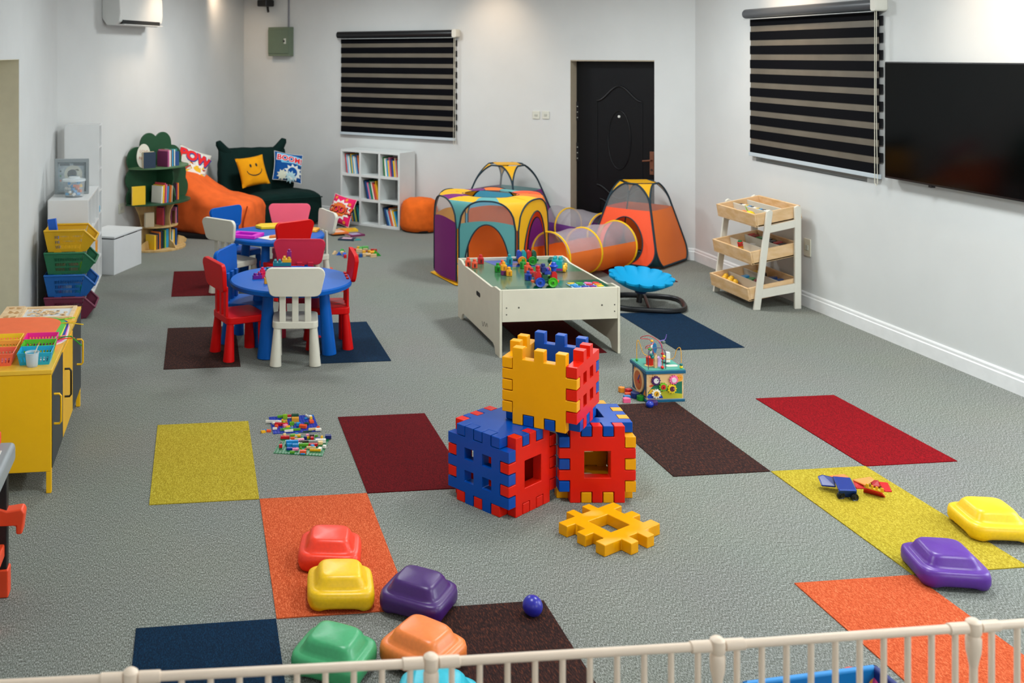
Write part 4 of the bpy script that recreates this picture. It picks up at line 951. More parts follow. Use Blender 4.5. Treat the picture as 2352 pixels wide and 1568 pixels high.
b = MB(); b.prism([(.0, 0), (.03, .0), (.05, .08), (.045, .11), (.025, .12), (.01, .10)], 0, .016, FR((.085, .17, wz), (1, 0, 0), (0, 0, 1), (0, -1, 0))); wh = b.put('toy_bird', plastic('#1A6A9A'), ac, bevel=.004)
b = MB(); b.prism([(.0, 0.0), (.012, .0), (.018, .09), (.024, .118), (.008, .10)], .016, .019, FR((.085, .17, wz), (1, 0, 0), (0, 0, 1), (0, -1, 0))); b.put('white_wing', plastic('#E4E0D6'), wh)
b = MB(); b.prism(rrect(.075, .032, .015, 5, .185, .07), wz, wz+.003); b.put('painted_cloud', plastic('#E8E2D0'), ac)
b = MB(); b.prism(rrect(.09, .05, .024, 5, .075, .09), wz, wz+.0022); b.put('painted_field', plastic('#E8C27A'), ac)
b = MB(); b.prism(rrect(.05, .05, .02, 5, .185, .15), wz, wz+.006); b.put('painted_tree', plastic('#15806A'), ac)
# loose shape blocks beside the cube
SBG = 'loose wooden shape blocks beside the bead maze cube'
def sblock(px, pts, h, col, rz, lb): p = G(*px); b = MB(); b.prism(pts, 0, h); singl(b, 'shape_block', plastic(col, .45), lb, 'wooden block', SBG, M=T(p.x, p.y, 0) @ RZ(rz), bevel=.002)
sblock((1428, 900), circ(.021, 5), .03, '#E08A1A', 10, 'orange five-sided shape block, alone at the end of the loose blocks')
sblock((1444, 904), rrect(.035, .03, .004), .03, '#C8101A', 20, 'red shape block behind the blue one by the bead maze cube')
sblock((1443, 910), rrect(.04, .02, .003), .022, '#E2521A', 0, 'orange red flat shape block between the red and the blue ones')
sblock((1440, 917), rrect(.04, .024, .003), .024, '#1A6EA8', -6, 'sky blue shape block behind the pink one')
sblock((1439, 924), [(-.021, -.012), (.021, -.012), (.021, .008), (0, .024), (-.021, .008)], .026, '#EA5A86', -4, 'pink house-shaped block in front of the blue one')
sblock((1459, 913), circ(.026, 20), .032, '#0B2A6E', 0, 'navy round shape block behind the green one')
sblock((1471, 919), circ(.021, 20), .028, '#0E7A1A', 0, 'green round shape block against the bead maze cube')
sblock((1499, 929), circ(.03, 20), .022, '#30105A', 0, 'dark purple round shape block in front of the bead maze cube')
p = G(1493, 932); b = MB(); b.sph((0, 0, .02), .02, 16, 8, (1.2, 1, 1)); singl(b, 'shape_block', plastic('#0E2E9A', .3), 'royal blue rounded block on the carpet before the bead maze cube', 'wooden block', SBG, M=T(p.x-.015, p.y-.03, 0))

# ================================================================== BASEPLATES WITH SMALL BRICKS
def baseplate(label, c, rz, col):
    o = MB(); n = 32; e = .127
    o.box(-e, e, -e, e, 0, .0035)
    for i in range(16):
        for j in range(16): o.cyl((-e+(i+.5)*e/8, -e+(j+.5)*e/8, .0035), (-e+(i+.5)*e/8, -e+(j+.5)*e/8, .0052), .0042, n=6)
    return singl(o, 'baseplate', plastic(col, .35), label, 'baseplate', 'toy brick baseplates on the carpet', M=T(c.x, c.y, 0) @ RZ(rz), ang=30)
cb_ = G(675, 974.5); cg_ = G(694, 1023)
baseplate('blue brick baseplate on the grey carpet behind the green one', cb_, 1.5, '#0A2E9A'); baseplate('green brick baseplate on the grey carpet in front of the blue one', cg_, -16, '#0A6A38')
NAMES = {'#5CA61E': 'lime green', '#8AB41A': 'pale lime', '#C8101E': 'red', '#0A4A34': 'dark green', '#D89A30': 'tan', '#E6E2D6': 'white', '#E8541E': 'orange', '#EE8AB0': 'pink', '#E8AE14': 'yellow', '#1A8AC8': 'light blue', '#0C2E96': 'royal blue', '#12206A': 'navy', '#8A9088': 'grey', '#2C1414': 'dark brown', '#E8C88A': 'sand coloured'}
def lego(px, L, W, h, col, rz, z=.0036, stud=True):
    p = G(px[0], px[1], z); b = MB(); u = .008
    b.box(-L*u/2, L*u/2, -W*u/2, W*u/2, 0, h)
    if stud:
        for i in range(L):
            for j in range(W): b.cyl(((i-(L-1)/2)*u, (j-(W-1)/2)*u, h), ((i-(L-1)/2)*u, (j-(W-1)/2)*u, h+.0018), .0025, n=8)
    return b, T(p.x, p.y, z) @ RZ(rz), NAMES[col]
def onplate(lst, plate, z=.0054):
    seen = {}
    for px, L, W, h, col, rz, where in lst:
        b, M, nm = lego(px, L, W, h, col, rz, z if plate else .0)
        size = 'thin' if h < .005 else ('long' if L >= 6 else 'tall' if h > .015 else 'small' if L*W <= 2 else '')
        lb = ' '.join((size+' '+nm+' brick '+where).split())
        singl(b, 'plastic_brick', plastic(col, .35), lb, 'toy brick', 'small plastic bricks on and by the two baseplates', M=M)
H1, H2, H3 = .0096, .0032, .0192
Zz = lambda x, y, x0=580, y0=930, s=10.69: (x0+x/s, y0+y/s)
onplate([(Zz(700, 300), 5, 2, H1, '#5CA61E', 0, 'at the far edge of the blue baseplate'), (Zz(800, 340), 3, 2, .024, '#8AB41A', 2, 'on the tall tower of the blue baseplate'), (Zz(800, 430), 3, 2, .012, '#D89A30', 2, 'at the foot of the tower on the blue baseplate'),
         (Zz(945, 300), 5, 2, .012, '#C8101E', -5, 'lying along the far edge of the blue baseplate'), (Zz(870, 320), 6, 1, H2, '#E6E2D6', 0, 'under the red one at the far edge of the blue baseplate'),
         (Zz(1050, 400), 5, 3, .021, '#D89A30', -4, 'below the dark green one on the blue baseplate'), (Zz(1045, 345), 5, 3, .026, '#0A4A34', -4, 'on top of the tan block of the blue baseplate'), (Zz(1070, 445), 5, 2, H2, '#8A9088', -4, 'before the tan block on the blue baseplate'),
         (Zz(500, 430), 10, 1, .012, '#E6E2D6', -12, 'sticking out over the side of the blue baseplate'), (Zz(640, 430), 4, 2, .010, '#E6E2D6', -24, 'in the white heap on the blue baseplate'), (Zz(635, 495), 5, 2, .012, '#C8101E', -18, 'beside the white heap on the blue baseplate'),
         (Zz(522, 465), 2, 2, H1, '#E6E2D6', 40, 'at the corner of the white heap on the blue baseplate'), (Zz(588, 555), 2, 2, .014, '#E8541E', 70, 'near the front edge of the blue baseplate'), (Zz(548, 598), 3, 1, H1, '#E6E2D6', 2, 'close to the front corner of the blue baseplate'),
         (Zz(730, 420), 1, 1, .016, '#E8AE14', 10, 'standing beside the tan tower on the blue baseplate'), (Zz(765, 460), 2, 1, .012, '#8AB41A', 60, 'leaning below the tower on the blue baseplate'), (Zz(800, 500), 4, 2, .012, '#C8101E', 0, 'under the pink one on the blue baseplate'),
         (Zz(805, 545), 3, 2, .015, '#EE8AB0', 30, 'near the middle of the blue baseplate'), (Zz(870, 560), 3, 2, H1, '#E8AE14', 20, 'touching the pink one on the blue baseplate'), (Zz(840, 612), 6, 2, H1, '#5CA61E', 6, 'before the pink one on the blue baseplate'),
         (Zz(890, 650), 6, 1, H1, '#E6E2D6', 5, 'at the near edge of the blue baseplate'), (Zz(700, 625), 1, 1, H1, '#5CA61E', 0, 'alone near the front of the blue baseplate'), (Zz(965, 490), 3, 2, .016, '#5CA61E', 4, 'in the centre of the blue baseplate'),
         (Zz(975, 570), 1, 3, H1, '#8A9088', 0, 'standing before the centre of the blue baseplate'), (Zz(1070, 620), 6, 1, H1, '#5CA61E', 4, 'stretched before the orange one of the blue baseplate'), (Zz(940, 600), 2, 2, H1, '#1A8AC8', -30, 'next to the grey one on the blue baseplate'),
         (Zz(1130, 510), 3, 2, .017, '#1A8AC8', 0, 'beside the large orange one on the blue baseplate'), (Zz(1240, 550), 5, 3, .014, '#E8541E', -22, 'the largest orange one on the blue baseplate'), (Zz(1325, 490), 3, 2, .012, '#0A4A34', 0, 'in the empty half of the blue baseplate'),
         (Zz(1310, 330), 2, 2, H2, '#1A8AC8', 0, 'alone at the far side of the blue baseplate'), (Zz(1360, 300), 1, 6, H1, '#E6E2D6', 24, 'at the far corner of the blue baseplate'), (Zz(1420, 320), 2, 2, .014, '#E6E2D6', 20, 'atop the far corner group of the blue baseplate'),
         (Zz(1435, 345), 2, 1, .012, '#E8AE14', 30, 'in the far corner group of the blue baseplate'), (Zz(1445, 430), 3, 3, .012, '#E8541E', 10, 'by the outer edge of the blue baseplate'), (Zz(1480, 610), 6, 1, H1, '#E8C88A', 4, 'at the corner of the blue baseplate toward the green one'),
         (Zz(1615, 620), 4, 2, H1, '#E6E2D6', 4, 'overhanging the near corner of the blue baseplate'), (Zz(1610, 575), 2, 1, .012, '#E8541E', 4, 'overhanging the near corner of the blue baseplate'), (Zz(1350, 650), 6, 1, H2, '#0A4A34', 4, 'along the near edge of the blue baseplate'),
         (Zz(1480, 265), 1, 1, H2, '#1A8AC8', 0, 'at the very far corner of the blue baseplate')], True)
onplate([(Zz(262, 675), 3, 2, .010, '#E8AE14', 20, 'on the carpet before the blue baseplate'), (Zz(400, 655), 3, 2, .010, '#E8541E', -10, 'on the carpet beside the blue baseplate'), (Zz(310, 620), 4, 1, H2, '#1A8AC8', 0, 'on the carpet at the side of the blue baseplate')], False)
onplate([(Zz(800, 815), 6, 2, .012, '#C8101E', -5, 'at the far corner of the green baseplate'), (Zz(785, 780), 2, 1, .018, '#E8C88A', 30, 'on the red one at the far corner of the green baseplate'), (Zz(985, 850), 3, 2, .012, '#E8541E', 0, 'under the lime one of the green baseplate'),
         (Zz(985, 815), 3, 2, .021, '#5CA61E', 0, 'over the orange one at the back of the green baseplate'), (Zz(1090, 775), 5, 2, H1, '#E8AE14', -6, 'at the far edge of the green baseplate'), (Zz(1085, 750), 2, 1, .014, '#1A8AC8', 0, 'on the yellow one at the far edge of the green baseplate'),
         (Zz(1060, 835), 2, 2, .014, '#8A9088', 0, 'behind the middle group of the green baseplate'), (Zz(1180, 862), 8, 1, H1, '#E8C88A', 0, 'across the back of the green baseplate'), (Zz(1295, 850), 2, 2, .018, '#12206A', 0, 'at the end of the sand coloured bar on the green baseplate'),
         (Zz(1195, 900), 4, 2, .014, '#EE8AB0', -5, 'in the middle group of the green baseplate'), (Zz(1105, 945), 5, 2, .014, '#C8101E', -4, 'in the middle of the green baseplate'), (Zz(1265, 960), 6, 2, .018, '#2C1414', -4, 'above the green one in the middle of the green baseplate'),
         (Zz(1270, 1000), 7, 2, .012, '#5CA61E', -4, 'in the central group of the green baseplate'), (Zz(1145, 985), 4, 2, .012, '#E6E2D6', -4, 'below the red one in the middle of the green baseplate'), (Zz(885, 945), 4, 2, .016, '#E6E2D6', 8, 'beside the light blue arch on the green baseplate'),
         (Zz(905, 1030), 3, 2, .018, '#1A8AC8', -3, 'at one foot of the arch on the green baseplate'), (Zz(1055, 1050), 4, 2, .02, '#1A8AC8', -3, 'at the other foot of the arch on the green baseplate'), (Zz(975, 990), 8, 2, .026, '#1A8AC8', -3, 'bridging the arch on the green baseplate'),
         (Zz(950, 1090), 6, 2, H1, '#0C2E96', -3, 'under the arch of the green baseplate'), (Zz(1055, 1105), 4, 2, H1, '#EE8AB0', -3, 'at the front foot of the arch on the green baseplate'), (Zz(690, 1035), 2, 2, .014, '#C8101E', 0, 'alone at the side of the green baseplate'),
         (Zz(700, 985), 1, 1, .02, '#8A9088', 0, 'on the lone red one of the green baseplate'), (Zz(975, 1175), 3, 1, H1, '#5CA61E', -6, 'at the front edge of the green baseplate'), (Zz(1240, 1180), 4, 2, .014, '#E8541E', -8, 'at the front edge of the green baseplate'),
         (Zz(1235, 1205), 3, 1, H2, '#1A8AC8', -8, 'below the orange one at the front edge of the green baseplate'), (Zz(1185, 1100), 1, 1, .014, '#5CA61E', 0, 'standing before the arch of the green baseplate'), (Zz(1303, 1110), 1, 1, H1, '#C8101E', 0, 'alone before the middle of the green baseplate'),
         (Zz(1350, 800), 2, 1, .018, '#EE8AB0', 0, 'at the far edge of the green baseplate'), (Zz(1370, 815), 3, 1, H1, '#E8AE14', 10, 'beside the pink one at the far edge of the green baseplate'), (Zz(1455, 810), 3, 2, .018, '#2C1414', 0, 'at the far side of the green baseplate'),
         (Zz(1462, 870), 2, 2, .018, '#C8101E', 0, 'before the brown one on the green baseplate'), (Zz(1485, 950), 6, 2, .016, '#8A9088', -6, 'on the red block of the green baseplate'), (Zz(1485, 1000), 6, 2, .012, '#C8101E', -6, 'under the grey one of the green baseplate'),
         (Zz(1470, 1045), 2, 2, .014, '#1A8AC8', 40, 'before the red block of the green baseplate'), (Zz(1440, 1065), 6, 1, H1, '#E8C88A', -14, 'before the light blue one of the green baseplate'), (Zz(1565, 800), 2, 1, .014, '#5CA61E', 0, 'near the outer far corner of the green baseplate'),
         (Zz(1620, 860), 4, 2, .012, '#12206A', -20, 'near the outer corner of the green baseplate'), (Zz(1860, 810), 4, 3, .016, '#12206A', -8, 'on the outer corner of the green baseplate'), (Zz(1665, 960), 3, 2, .014, '#E8C88A', 0, 'under the white cross on the green baseplate'),
         (Zz(1670, 920), 7, 2, .018, '#E6E2D6', -6, 'crossing the yellow one on the green baseplate'), (Zz(1700, 880), 2, 1, .026, '#E8AE14', 60, 'on top of the white cross of the green baseplate'), (Zz(1765, 1045), 2, 2, .012, '#E6E2D6', 60, 'by the outer edge of the green baseplate'),
         (Zz(1655, 1105), 2, 3, .012, '#E6E2D6', -20, 'by the yellow bar of the green baseplate'), (Zz(1540, 1125), 7, 1, H1, '#E8AE14', -10, 'near the front outer corner of the green baseplate')], True)

# ================================================================== MAGNETIC TILES
MG = 'magnetic building tiles on the yellow carpet tile'
def mag(col, a): 
    m = sheer(col, a, .2); return m
def mtile(pts3, col, label, th=.006):
    P_ = [Vector(x) for x in pts3]; n = (P_[1]-P_[0]).cross(P_[2]-P_[0]).normalized(); c = sum(P_, Vector())/len(P_)
    N = len(P_); b = MB(); b.add([x-n*th/2 for x in P_]+[x+n*th/2 for x in P_], [tuple(range(N))[::-1], tuple(range(N, 2*N))]+[(i, (i+1) % N, N+(i+1) % N, N+i) for i in range(N)])
    o = singl(b, 'magnetic_tile', sheer(col, .04, .4), label, 'magnetic tile', MG, smooth=False)
    b = MB()
    for i in range(N): b.tube([P_[i]*.97+c*.03, P_[(i+1) % N]*.97+c*.03], .004, 6)
    b.put('tile_frame', plastic(col, .25), o); return o
K = lambda x, y, z: G(1860+x/11.76, 1070+y/11.76, z)
mtile([K(630, 290, .055), K(1080, 330, .055), K(1250, 660, .05), K(790, 650, .05)], '#0A2A7E', 'navy magnetic tile forming the roof of the little blue car')
mtile([K(790, 650, .05), K(1250, 660, .05), K(1240, 830, .008), K(800, 800, .008)], '#0E3E9E', 'blue magnetic tile standing as the front of the little blue car')
mtile([K(1080, 330, .055), K(1250, 660, .05), K(1240, 830, .008), K(1120, 520, .008)], '#0C6A4A', 'green magnetic tile standing at the side of the little blue car')
mtile([K(230, 290, .05), K(340, 250, .055), K(640, 320, .05), K(690, 560, .03), K(330, 530, .028)], '#0B2470', 'navy magnetic tile sticking out behind the little blue car')
for x, y in ((820, 780), (1190, 830)):
    p = K(x, y, .018); b = MB(); wheel(b, FR(p, (1, 0, 0), (0, 0, 1), (0, -1, 0)), .018, .012)
    singl(b, 'rubber_ring', plastic('#0A1418', .4), 'black rubber ring wheel under the blue magnetic tile car, %s' % ('by the green tile' if x > 1000 else 'by the outstretched navy tile'), 'wheel', MG)
mtile([K(540, 280, .012), K(920, 240, .014), K(1040, 300, .012), K(700, 330, .012)], '#F08048', 'light orange magnetic tile lying behind the blue magnetic car', .005)
mtile([K(1170, 380, .03), K(1640, 310, .034), K(1720, 370, .03), K(1500, 520, .02)], '#F28A44', 'light orange magnetic tile lying on the red ones')
mtile([K(1170, 380, .028), K(1370, 390, .028), K(1460, 600, .006), K(1250, 600, .006)], '#B80A14', 'red magnetic tile leaning near the blue magnetic car')
mtile([K(1640, 390, .026), K(1840, 400, .026), K(1880, 560, .01), K(1700, 540, .01)], '#A00A12', 'dark red magnetic tile in the middle of the red group')
mtile([K(1870, 440, .02), K(2090, 460, .02), K(2200, 690, .006), K(2030, 680, .006)], '#C40C14', 'red magnetic tile at the outer end of the red group')
mtile([K(1470, 600, .03), K(1950, 740, .03), K(2030, 830, .006), K(1460, 690, .006)], '#CE0C16', 'red magnetic tile standing under the yellow comb-shaped piece')
p = K(1520, 580, .036); q_ = K(2000, 720, .036); d = (q_-p).normalized(); Lc = (q_-p).length; b = MB(); e_ = [0, .16, .3, .42, .56, .68, .84, 1]
b.cells([Lc*x for x in e_], [0, .006, .02], lambda i, j: j == 0 or i % 2 == 0, 0, .006, FR(p, d, (0, 0, 1), d.cross(Vector((0, 0, 1)))))
singl(b, 'magnetic_tile', plastic('#E8A814'), 'yellow comb-shaped piece on the red magnetic tile', 'magnetic tile', MG, bevel=.001)
# ================================================================== ON THE WALLS
def zebra(name, label, plane, nrm, rt, x0, x1, z0, z1, th, cyl_col, bands):
    """plane point, normal into the room, direction along the wall; x0..x1 along it; roller blind of alternating dark and sheer bands"""
    o = thing(name, label, 'blind', (0, 0, 0), 0, 'striped roller blinds over the windows'); o.matrix_world = FR(plane, rt, (0, 0, 1), nrm)
    wv = x1-x0; h = z1-z0
    dk, sh_ = mat('#030409', .8, amt=.1, scale=30, spec=.1), mat('#686155', .45, 'satin', 4, .18, 0, .4)
    b = MB(); n = bands*2+1; fr_ = .60
    e = [0]; z = 0; P_ = h/(bands+.6)
    cuts = []
    zc = z1-.035
    b.mi = 0
    k = 0; zt_ = zc
    hh = (zc-z0-.03)/(bands+.62)
    while k <= bands:
        b.mi = 0; zb = zt_-hh*.60; b.box(x0+.012, x1-.012, zb, zt_, .030, .034)
        if k < bands: b.mi = 1; b.box(x0+.016, x1-.016, zt_-hh, zb, .026, .030)
        zt_ -= hh; k += 1
    b.put('fabric', [dk, sh_], o, smooth=False)
    b = MB(); b.mi = 0
    for k in range(bands): b.box(x0+.012, x1-.012+.018, zc-hh*k-hh*.92, zc-hh*k-hh*.36, .008, .012)
    b.put('back_fabric', mat('#0B0C11', .8), o, smooth=False)
    b = MB(); b.cyl((x0-.02, z1, .05), (x1-.012, z1, .05), .042, n=20); hr = b.put('headrail', plastic(cyl_col, .35), o)
    b = MB(); b.box(x0, x1-.01, z1-.052, z1-.046, .06, .09); b.put('trim_strip', plastic('#A8ADAD'), hr)
    b = MB(); b.prism(rrect(.06, .095, .02, 5, x1+.012, z1), .0, .095); b.put('end_bracket', plastic('#D6D4C8'), hr, bevel=.003)
    b = MB(); b.box(x0, x1, z0, z0+.032, .018, .042); b.put('bottom_bar', plastic('#B9C4CA', .35), o, bevel=.003)
    b = MB(); b.tube([(x1+.0, z1-.03, .07), (x1-.002, lerp(z0, z1, .5), .07), (x1-.012, z0-.03, .062), (x1+.004, z0-.045, .06), (x1+.018, z0-.03, .062), (x1+.016, lerp(z0, z1, .5), .072), (x1+.018, z1-.03, .07)], .0028, 6); cdn = b.put('pull_chain', plastic('#D2CFBE'), o)
    return o
zebra('roller_blind', 'striped black roller blind above the white cube bookcase', CA+Vector((0, 0, 0)), bn, bd, 1.66, 3.325, 1.045, 2.285, 0, '#07090E', 9)
zebra('roller_blind', 'striped black roller blind with a grey headrail beside the TV', Vector((RX_, 0, 0)), (-1, 0, 0), (0, -1, 0), -2.84, -1.10, 1.145, 2.40, 0, '#4A4E52', 9)
t = thing('television', 'large black flat TV on the long white wall', 'TV', (0, 0, 0)); t.matrix_world = FR(Vector((RX_, 0, 0)), (0, -1, 0), (0, 0, 1), (-1, 0, 0))
b = MB(); b.box(-.985, .47, 1.17, 1.99, .03, .078); b.put('casing', plastic('#08090C', .3), t, bevel=.006)
b = MB(); b.box(-.975, .46, 1.185, 1.98, .0775, .0795); b.put('screen', mat('#010304', .10, 'glass', 3, .05, 0, .18), t, smooth=False)
b = MB(); b.box(-.55, -.52, 1.158, 1.172, .05, .078); b.put('sensor', plastic('#08090C'), t)
b = MB(); b.box(-.6, .1, 1.35, 1.8, 0, .03); b.put('wall_mount', matte('#101114'), t)
def plate(name, label, cat, p, nrm, w_, h_, col='#CFD0C4', grp=None, hole=True):
    n = Vector(nrm).normalized(); r_ = Vector((0, 0, 1)).cross(n); o = thing(name, label, cat, (0, 0, 0), 0, grp); o.matrix_world = FR(p, r_, (0, 0, 1), n)
    b = MB(); b.prism(rrect(w_, h_, .006), 0, .010); b.put('face_plate', plastic(col), o, bevel=.003)
    if hole: b = MB(); b.prism(rrect(w_*.42, h_*.3, .004), .010, .015); b.put('rocker', plastic('#B4B6AC'), o, bevel=.002)
    return o
SG = 'switches and sockets on the walls'
plate('light_switch', 'white light switch of the pair beside the door, further from it', 'switch', on_back(1232, 264), bn, .085, .085, grp=SG)
plate('light_switch', 'white light switch of the pair beside the door, closer to it', 'switch', on_back(1254, 264), bn, .085, .085, grp=SG)
plate('wall_socket', 'white wall socket between the white chest and the tree bookcase', 'socket', on_ang(278, 478), an, .12, .10, '#C3C6B6', grp=SG)
plate('wall_socket', 'white wall socket low on the wall behind the toy rack', 'socket', on_right(1856, 568), (-1, 0, 0), .09, .14, '#C6C3B2', grp=SG)
# split air conditioner
q0, q1 = -3.89+.0, -2.93
t = thing('air_conditioner', 'white split air conditioner high on the angled wall', 'air conditioner', (0, 0, 0)); t.matrix_world = FR(CA, ad, (0, 0, 1), an)
prof = [(0, 2.40), (.05, 2.335), (.14, 2.33), (.195, 2.37), (.205, 2.45), (.20, 2.62), (.16, 2.655), (0, 2.66)]
wac = plastic('#D5D6D2', .35)
b = MB(); L = q1-q0; b.add([(s, z, u) for s in (q0, q1) for u, z in prof], [tuple(range(8))[::-1], tuple(range(8, 16))]+[(i, (i+1) % 8, 8+(i+1) % 8, 8+i) for i in range(8)]); b.put('housing', wac, t, bevel=.012, seg=3)
b = MB(); b.box(q0+.06, q1-.06, 2.345, 2.385, .12, .198); b.put('air_outlet', matte('#0A0C0C', .8), t)
b = MB(); b.prism([(q0+.05, 2.338), (q1-.05, 2.338), (q1-.05, 2.344), (q0+.05, 2.344)], .12, .225, I4); b.put('flap', wac, t)
b = MB(); b.box(q0+.05, q0+.40, 2.60, 2.66, .2025, .206); b.put('sticker', plastic('#9FA29C'), t); 
b = MB(); b.box(q0+.14, q0+.30, 2.625, 2.65, .206, .2065); b.put('sticker', plastic('#B4382A'), t)
# electric box with its conduit, black bracket camera
t = thing('fuse_box', 'grey green metal fuse box with a wire going up', 'fuse box', (0, 0, 0)); t.matrix_world = FR(CA, bd, (0, 0, 1), bn)
gb = matte('#66745F', .5)
b = MB(); b.box(.515, .875, 2.02, 2.40, 0, .09); bxx = b.put('cabinet', gb, t, bevel=.004)
b = MB(); b.box(.52, .87, 2.055, 2.365, .09, .10); dr_ = b.put('door', matte('#60705C', .5), t, bevel=.003)
b = MB(); b.box(.795, .83, 2.18, 2.25, .10, .106); lk = b.put('latch', plastic('#C2C6BC', .3), dr_, bevel=.002); b = MB(); b.cyl((.80, 2.215, .10), (.80, 2.215, .112), .014); b.put('key_hole', plastic('#20241F'), lk)
b = MB(); b.cyl((.80, 2.40, .012), (.80, CEIL, .012), .010, n=8); b.put('conduit', plastic('#7C7C84'), t)
t = thing('security_camera', 'black bracket camera at the top of the wall above the fuse box', 'camera', (0, 0, 0)); t.matrix_world = FR(CA, bd, (0, 0, 1), bn); bk = plastic('#07080A', .4)
b = MB(); b.cyl((.50, 2.79, 0), (.50, 2.79, .12), .03); b.put('mount', bk, t)
b = MB(); b.box(.43, .59, 2.67, 2.76, .05, .22); b.put('camera_body', bk, t, bevel=.015)
b = MB(); b.tube([(.53, 2.68, .12), (.535, 2.63, .12), (.55, 2.60, .13)], .016, 8); b.put('cable', bk, t)

# ================================================================== YELLOW METAL CABINET
ym, gl = plastic('#F4BA06', .35), mat('#30363A', .4, 'mesh', 40, .2)
t = thing('metal_cabinet', 'yellow metal cabinet with dark doors on short legs', 'cabinet', (0, 0, 0))
KX0, KX1, KY0, KY1, KZ0, KZ1 = -.872, -.457, -.812, .385, .10, .575
b = MB(); b.box(KX0, KX1, KY0, KY1, KZ0, KZ1-.022); b.put('body', ym, t, bevel=.003)
b = MB(); b.box(KX0-.002, KX1+.004, KY0-.004, KY1+.004, KZ1-.021, KZ1); b.put('top', plastic('#EFBE38', .3), t, bevel=.003)
for x in (KX0+.012, KX1-.012):
    for y in (KY0+.012, KY1-.012): b = MB(); b.box(x-.012, x+.012, y-.012, y+.012, 0, KZ0); b.put('leg', ym, t, bevel=.002)
for y0, y1, hy, hc, z_ in ((KY0+.012, KY0+.385, KY0+.065, ym, .30), (KY0+.395, KY0+.79, KY0+.45, 'k', .30), (KY0+.80, KY1-.012, KY0+.99, ym, .30)):
    if hc == 'k':
        b = MB(); b.box(KX1, KX1+.004, y0, y1, KZ0+.012, KZ1-.03); d_ = b.put('door', ym, t, bevel=.002)
    else:
        b = MB(); b.box(KX1, KX1+.004, y0, y1, KZ0+.012, KZ1-.03); d_ = b.put('door', gl, t, bevel=.002)
    hm_ = plastic('#17130C') if hc == 'k' else ym
    b = MB(); b.tube([(KX1+.003, hy, .44), (KX1+.028, hy, .44), (KX1+.036, hy, .43), (KX1+.036, hy, .31), (KX1+.028, hy, .30), (KX1+.003, hy, .30)], .0055, 8); b.put('handle', hm_, d_)
TZ = KZ1
# wooden puzzle trays
tp = wood('#EBCFA4', '#DDB98A', (1, 5, 5))
def zt(px, py): return G(px, py, TZ)
pz = zt(100, 718); t = thing('wooden_tray', 'wooden framed tray of small wooden tiles at the far end of the yellow cabinet', 'tray', (-.62, .225, TZ), 0, 'wooden trays on the yellow cabinet')
b = MB(); b.box(-.135, .135, -.10, .10, 0, .006); b.put('tray_base', plastic('#DFE3E4'), t)
for bx in ((-.15, -.128, -.125, .125), (.128, .15, -.125, .125), (-.128, .128, -.125, -.106), (-.128, .128, .106, .125)): b = MB(); b.box(*bx, 0, .016); b.put('tray_rim', tp, t, bevel=.002)
random.seed(3)
for k in range(34):
    x, y = random.gauss(.0, .052), random.gauss(-.01, .03); x = max(-.10, min(.10, x)); y = max(-.08, min(.08, y)); b = MB(); b.box(-.009, .009, -.009, .009, 0, .004)
    singl(b, 'wooden_tile', tp, 'small plain wooden tile in the framed tray on the yellow cabinet', 'wooden tile', 'small wooden tiles in the framed tray', M=T(-.62+x, .235+y, TZ+.0062+.0042*(k % 3)) @ RZ(37*k))
t = thing('wooden_tray', 'long wooden tray with cut-out animal shapes beside the wall on the yellow cabinet', 'tray', (-.825, .20, TZ), 0, 'wooden trays on the yellow cabinet')
b = MB(); b.box(-.045, .06, -.16, .17, 0, .016); b.put('tray_base', tp, t, bevel=.002)
for k, (x, y) in enumerate(((-.01, .12), (.03, .115), (.0, .03), (.035, .02), (-.005, -.07), (.035, -.08))):
    b = MB(); b.prism([(x+.014*(1+.35*sin(3*a+k))*cos(a), y+.024*(1+.3*cos(2*a+k))*sin(a)) for a in [2*pi*i/16 for i in range(16)]], .016, .0165); b.put('cut_out_shape', wood('#C99C62', '#B9884E'), t)
# rounded foam sheets in a fan
def sheetpts(w_, d_, r): return rrect(w_, d_, r, 8)
for k, (c, nm, dx, dy, rz) in enumerate((('#E8E4E0', 'white', .060, -.03, 4), ('#EE70B4', 'pink', .052, -.022, 3), ('#1440A0', 'blue', .046, .012, 2), ('#F0E65A', 'pale yellow', .035, -.008, 1), ('#5CC24A', 'green', .03, .004, 0), ('#F2703C', 'orange', 0, 0, -2))):
    b = MB(); b.prism(sheetpts(.46, .52, .15), 0, .003); singl(b, 'foam_sheet', matte(c, .8), '%s rounded craft foam sheet%s on the yellow cabinet' % (nm, ', topmost of the fan' if nm == 'orange' else ' under the orange one'), 'foam sheet', 'craft foam sheets fanned on the yellow cabinet', M=T(-.745+dx, -.17+dy, TZ+.001+.0032*k) @ RZ(rz))
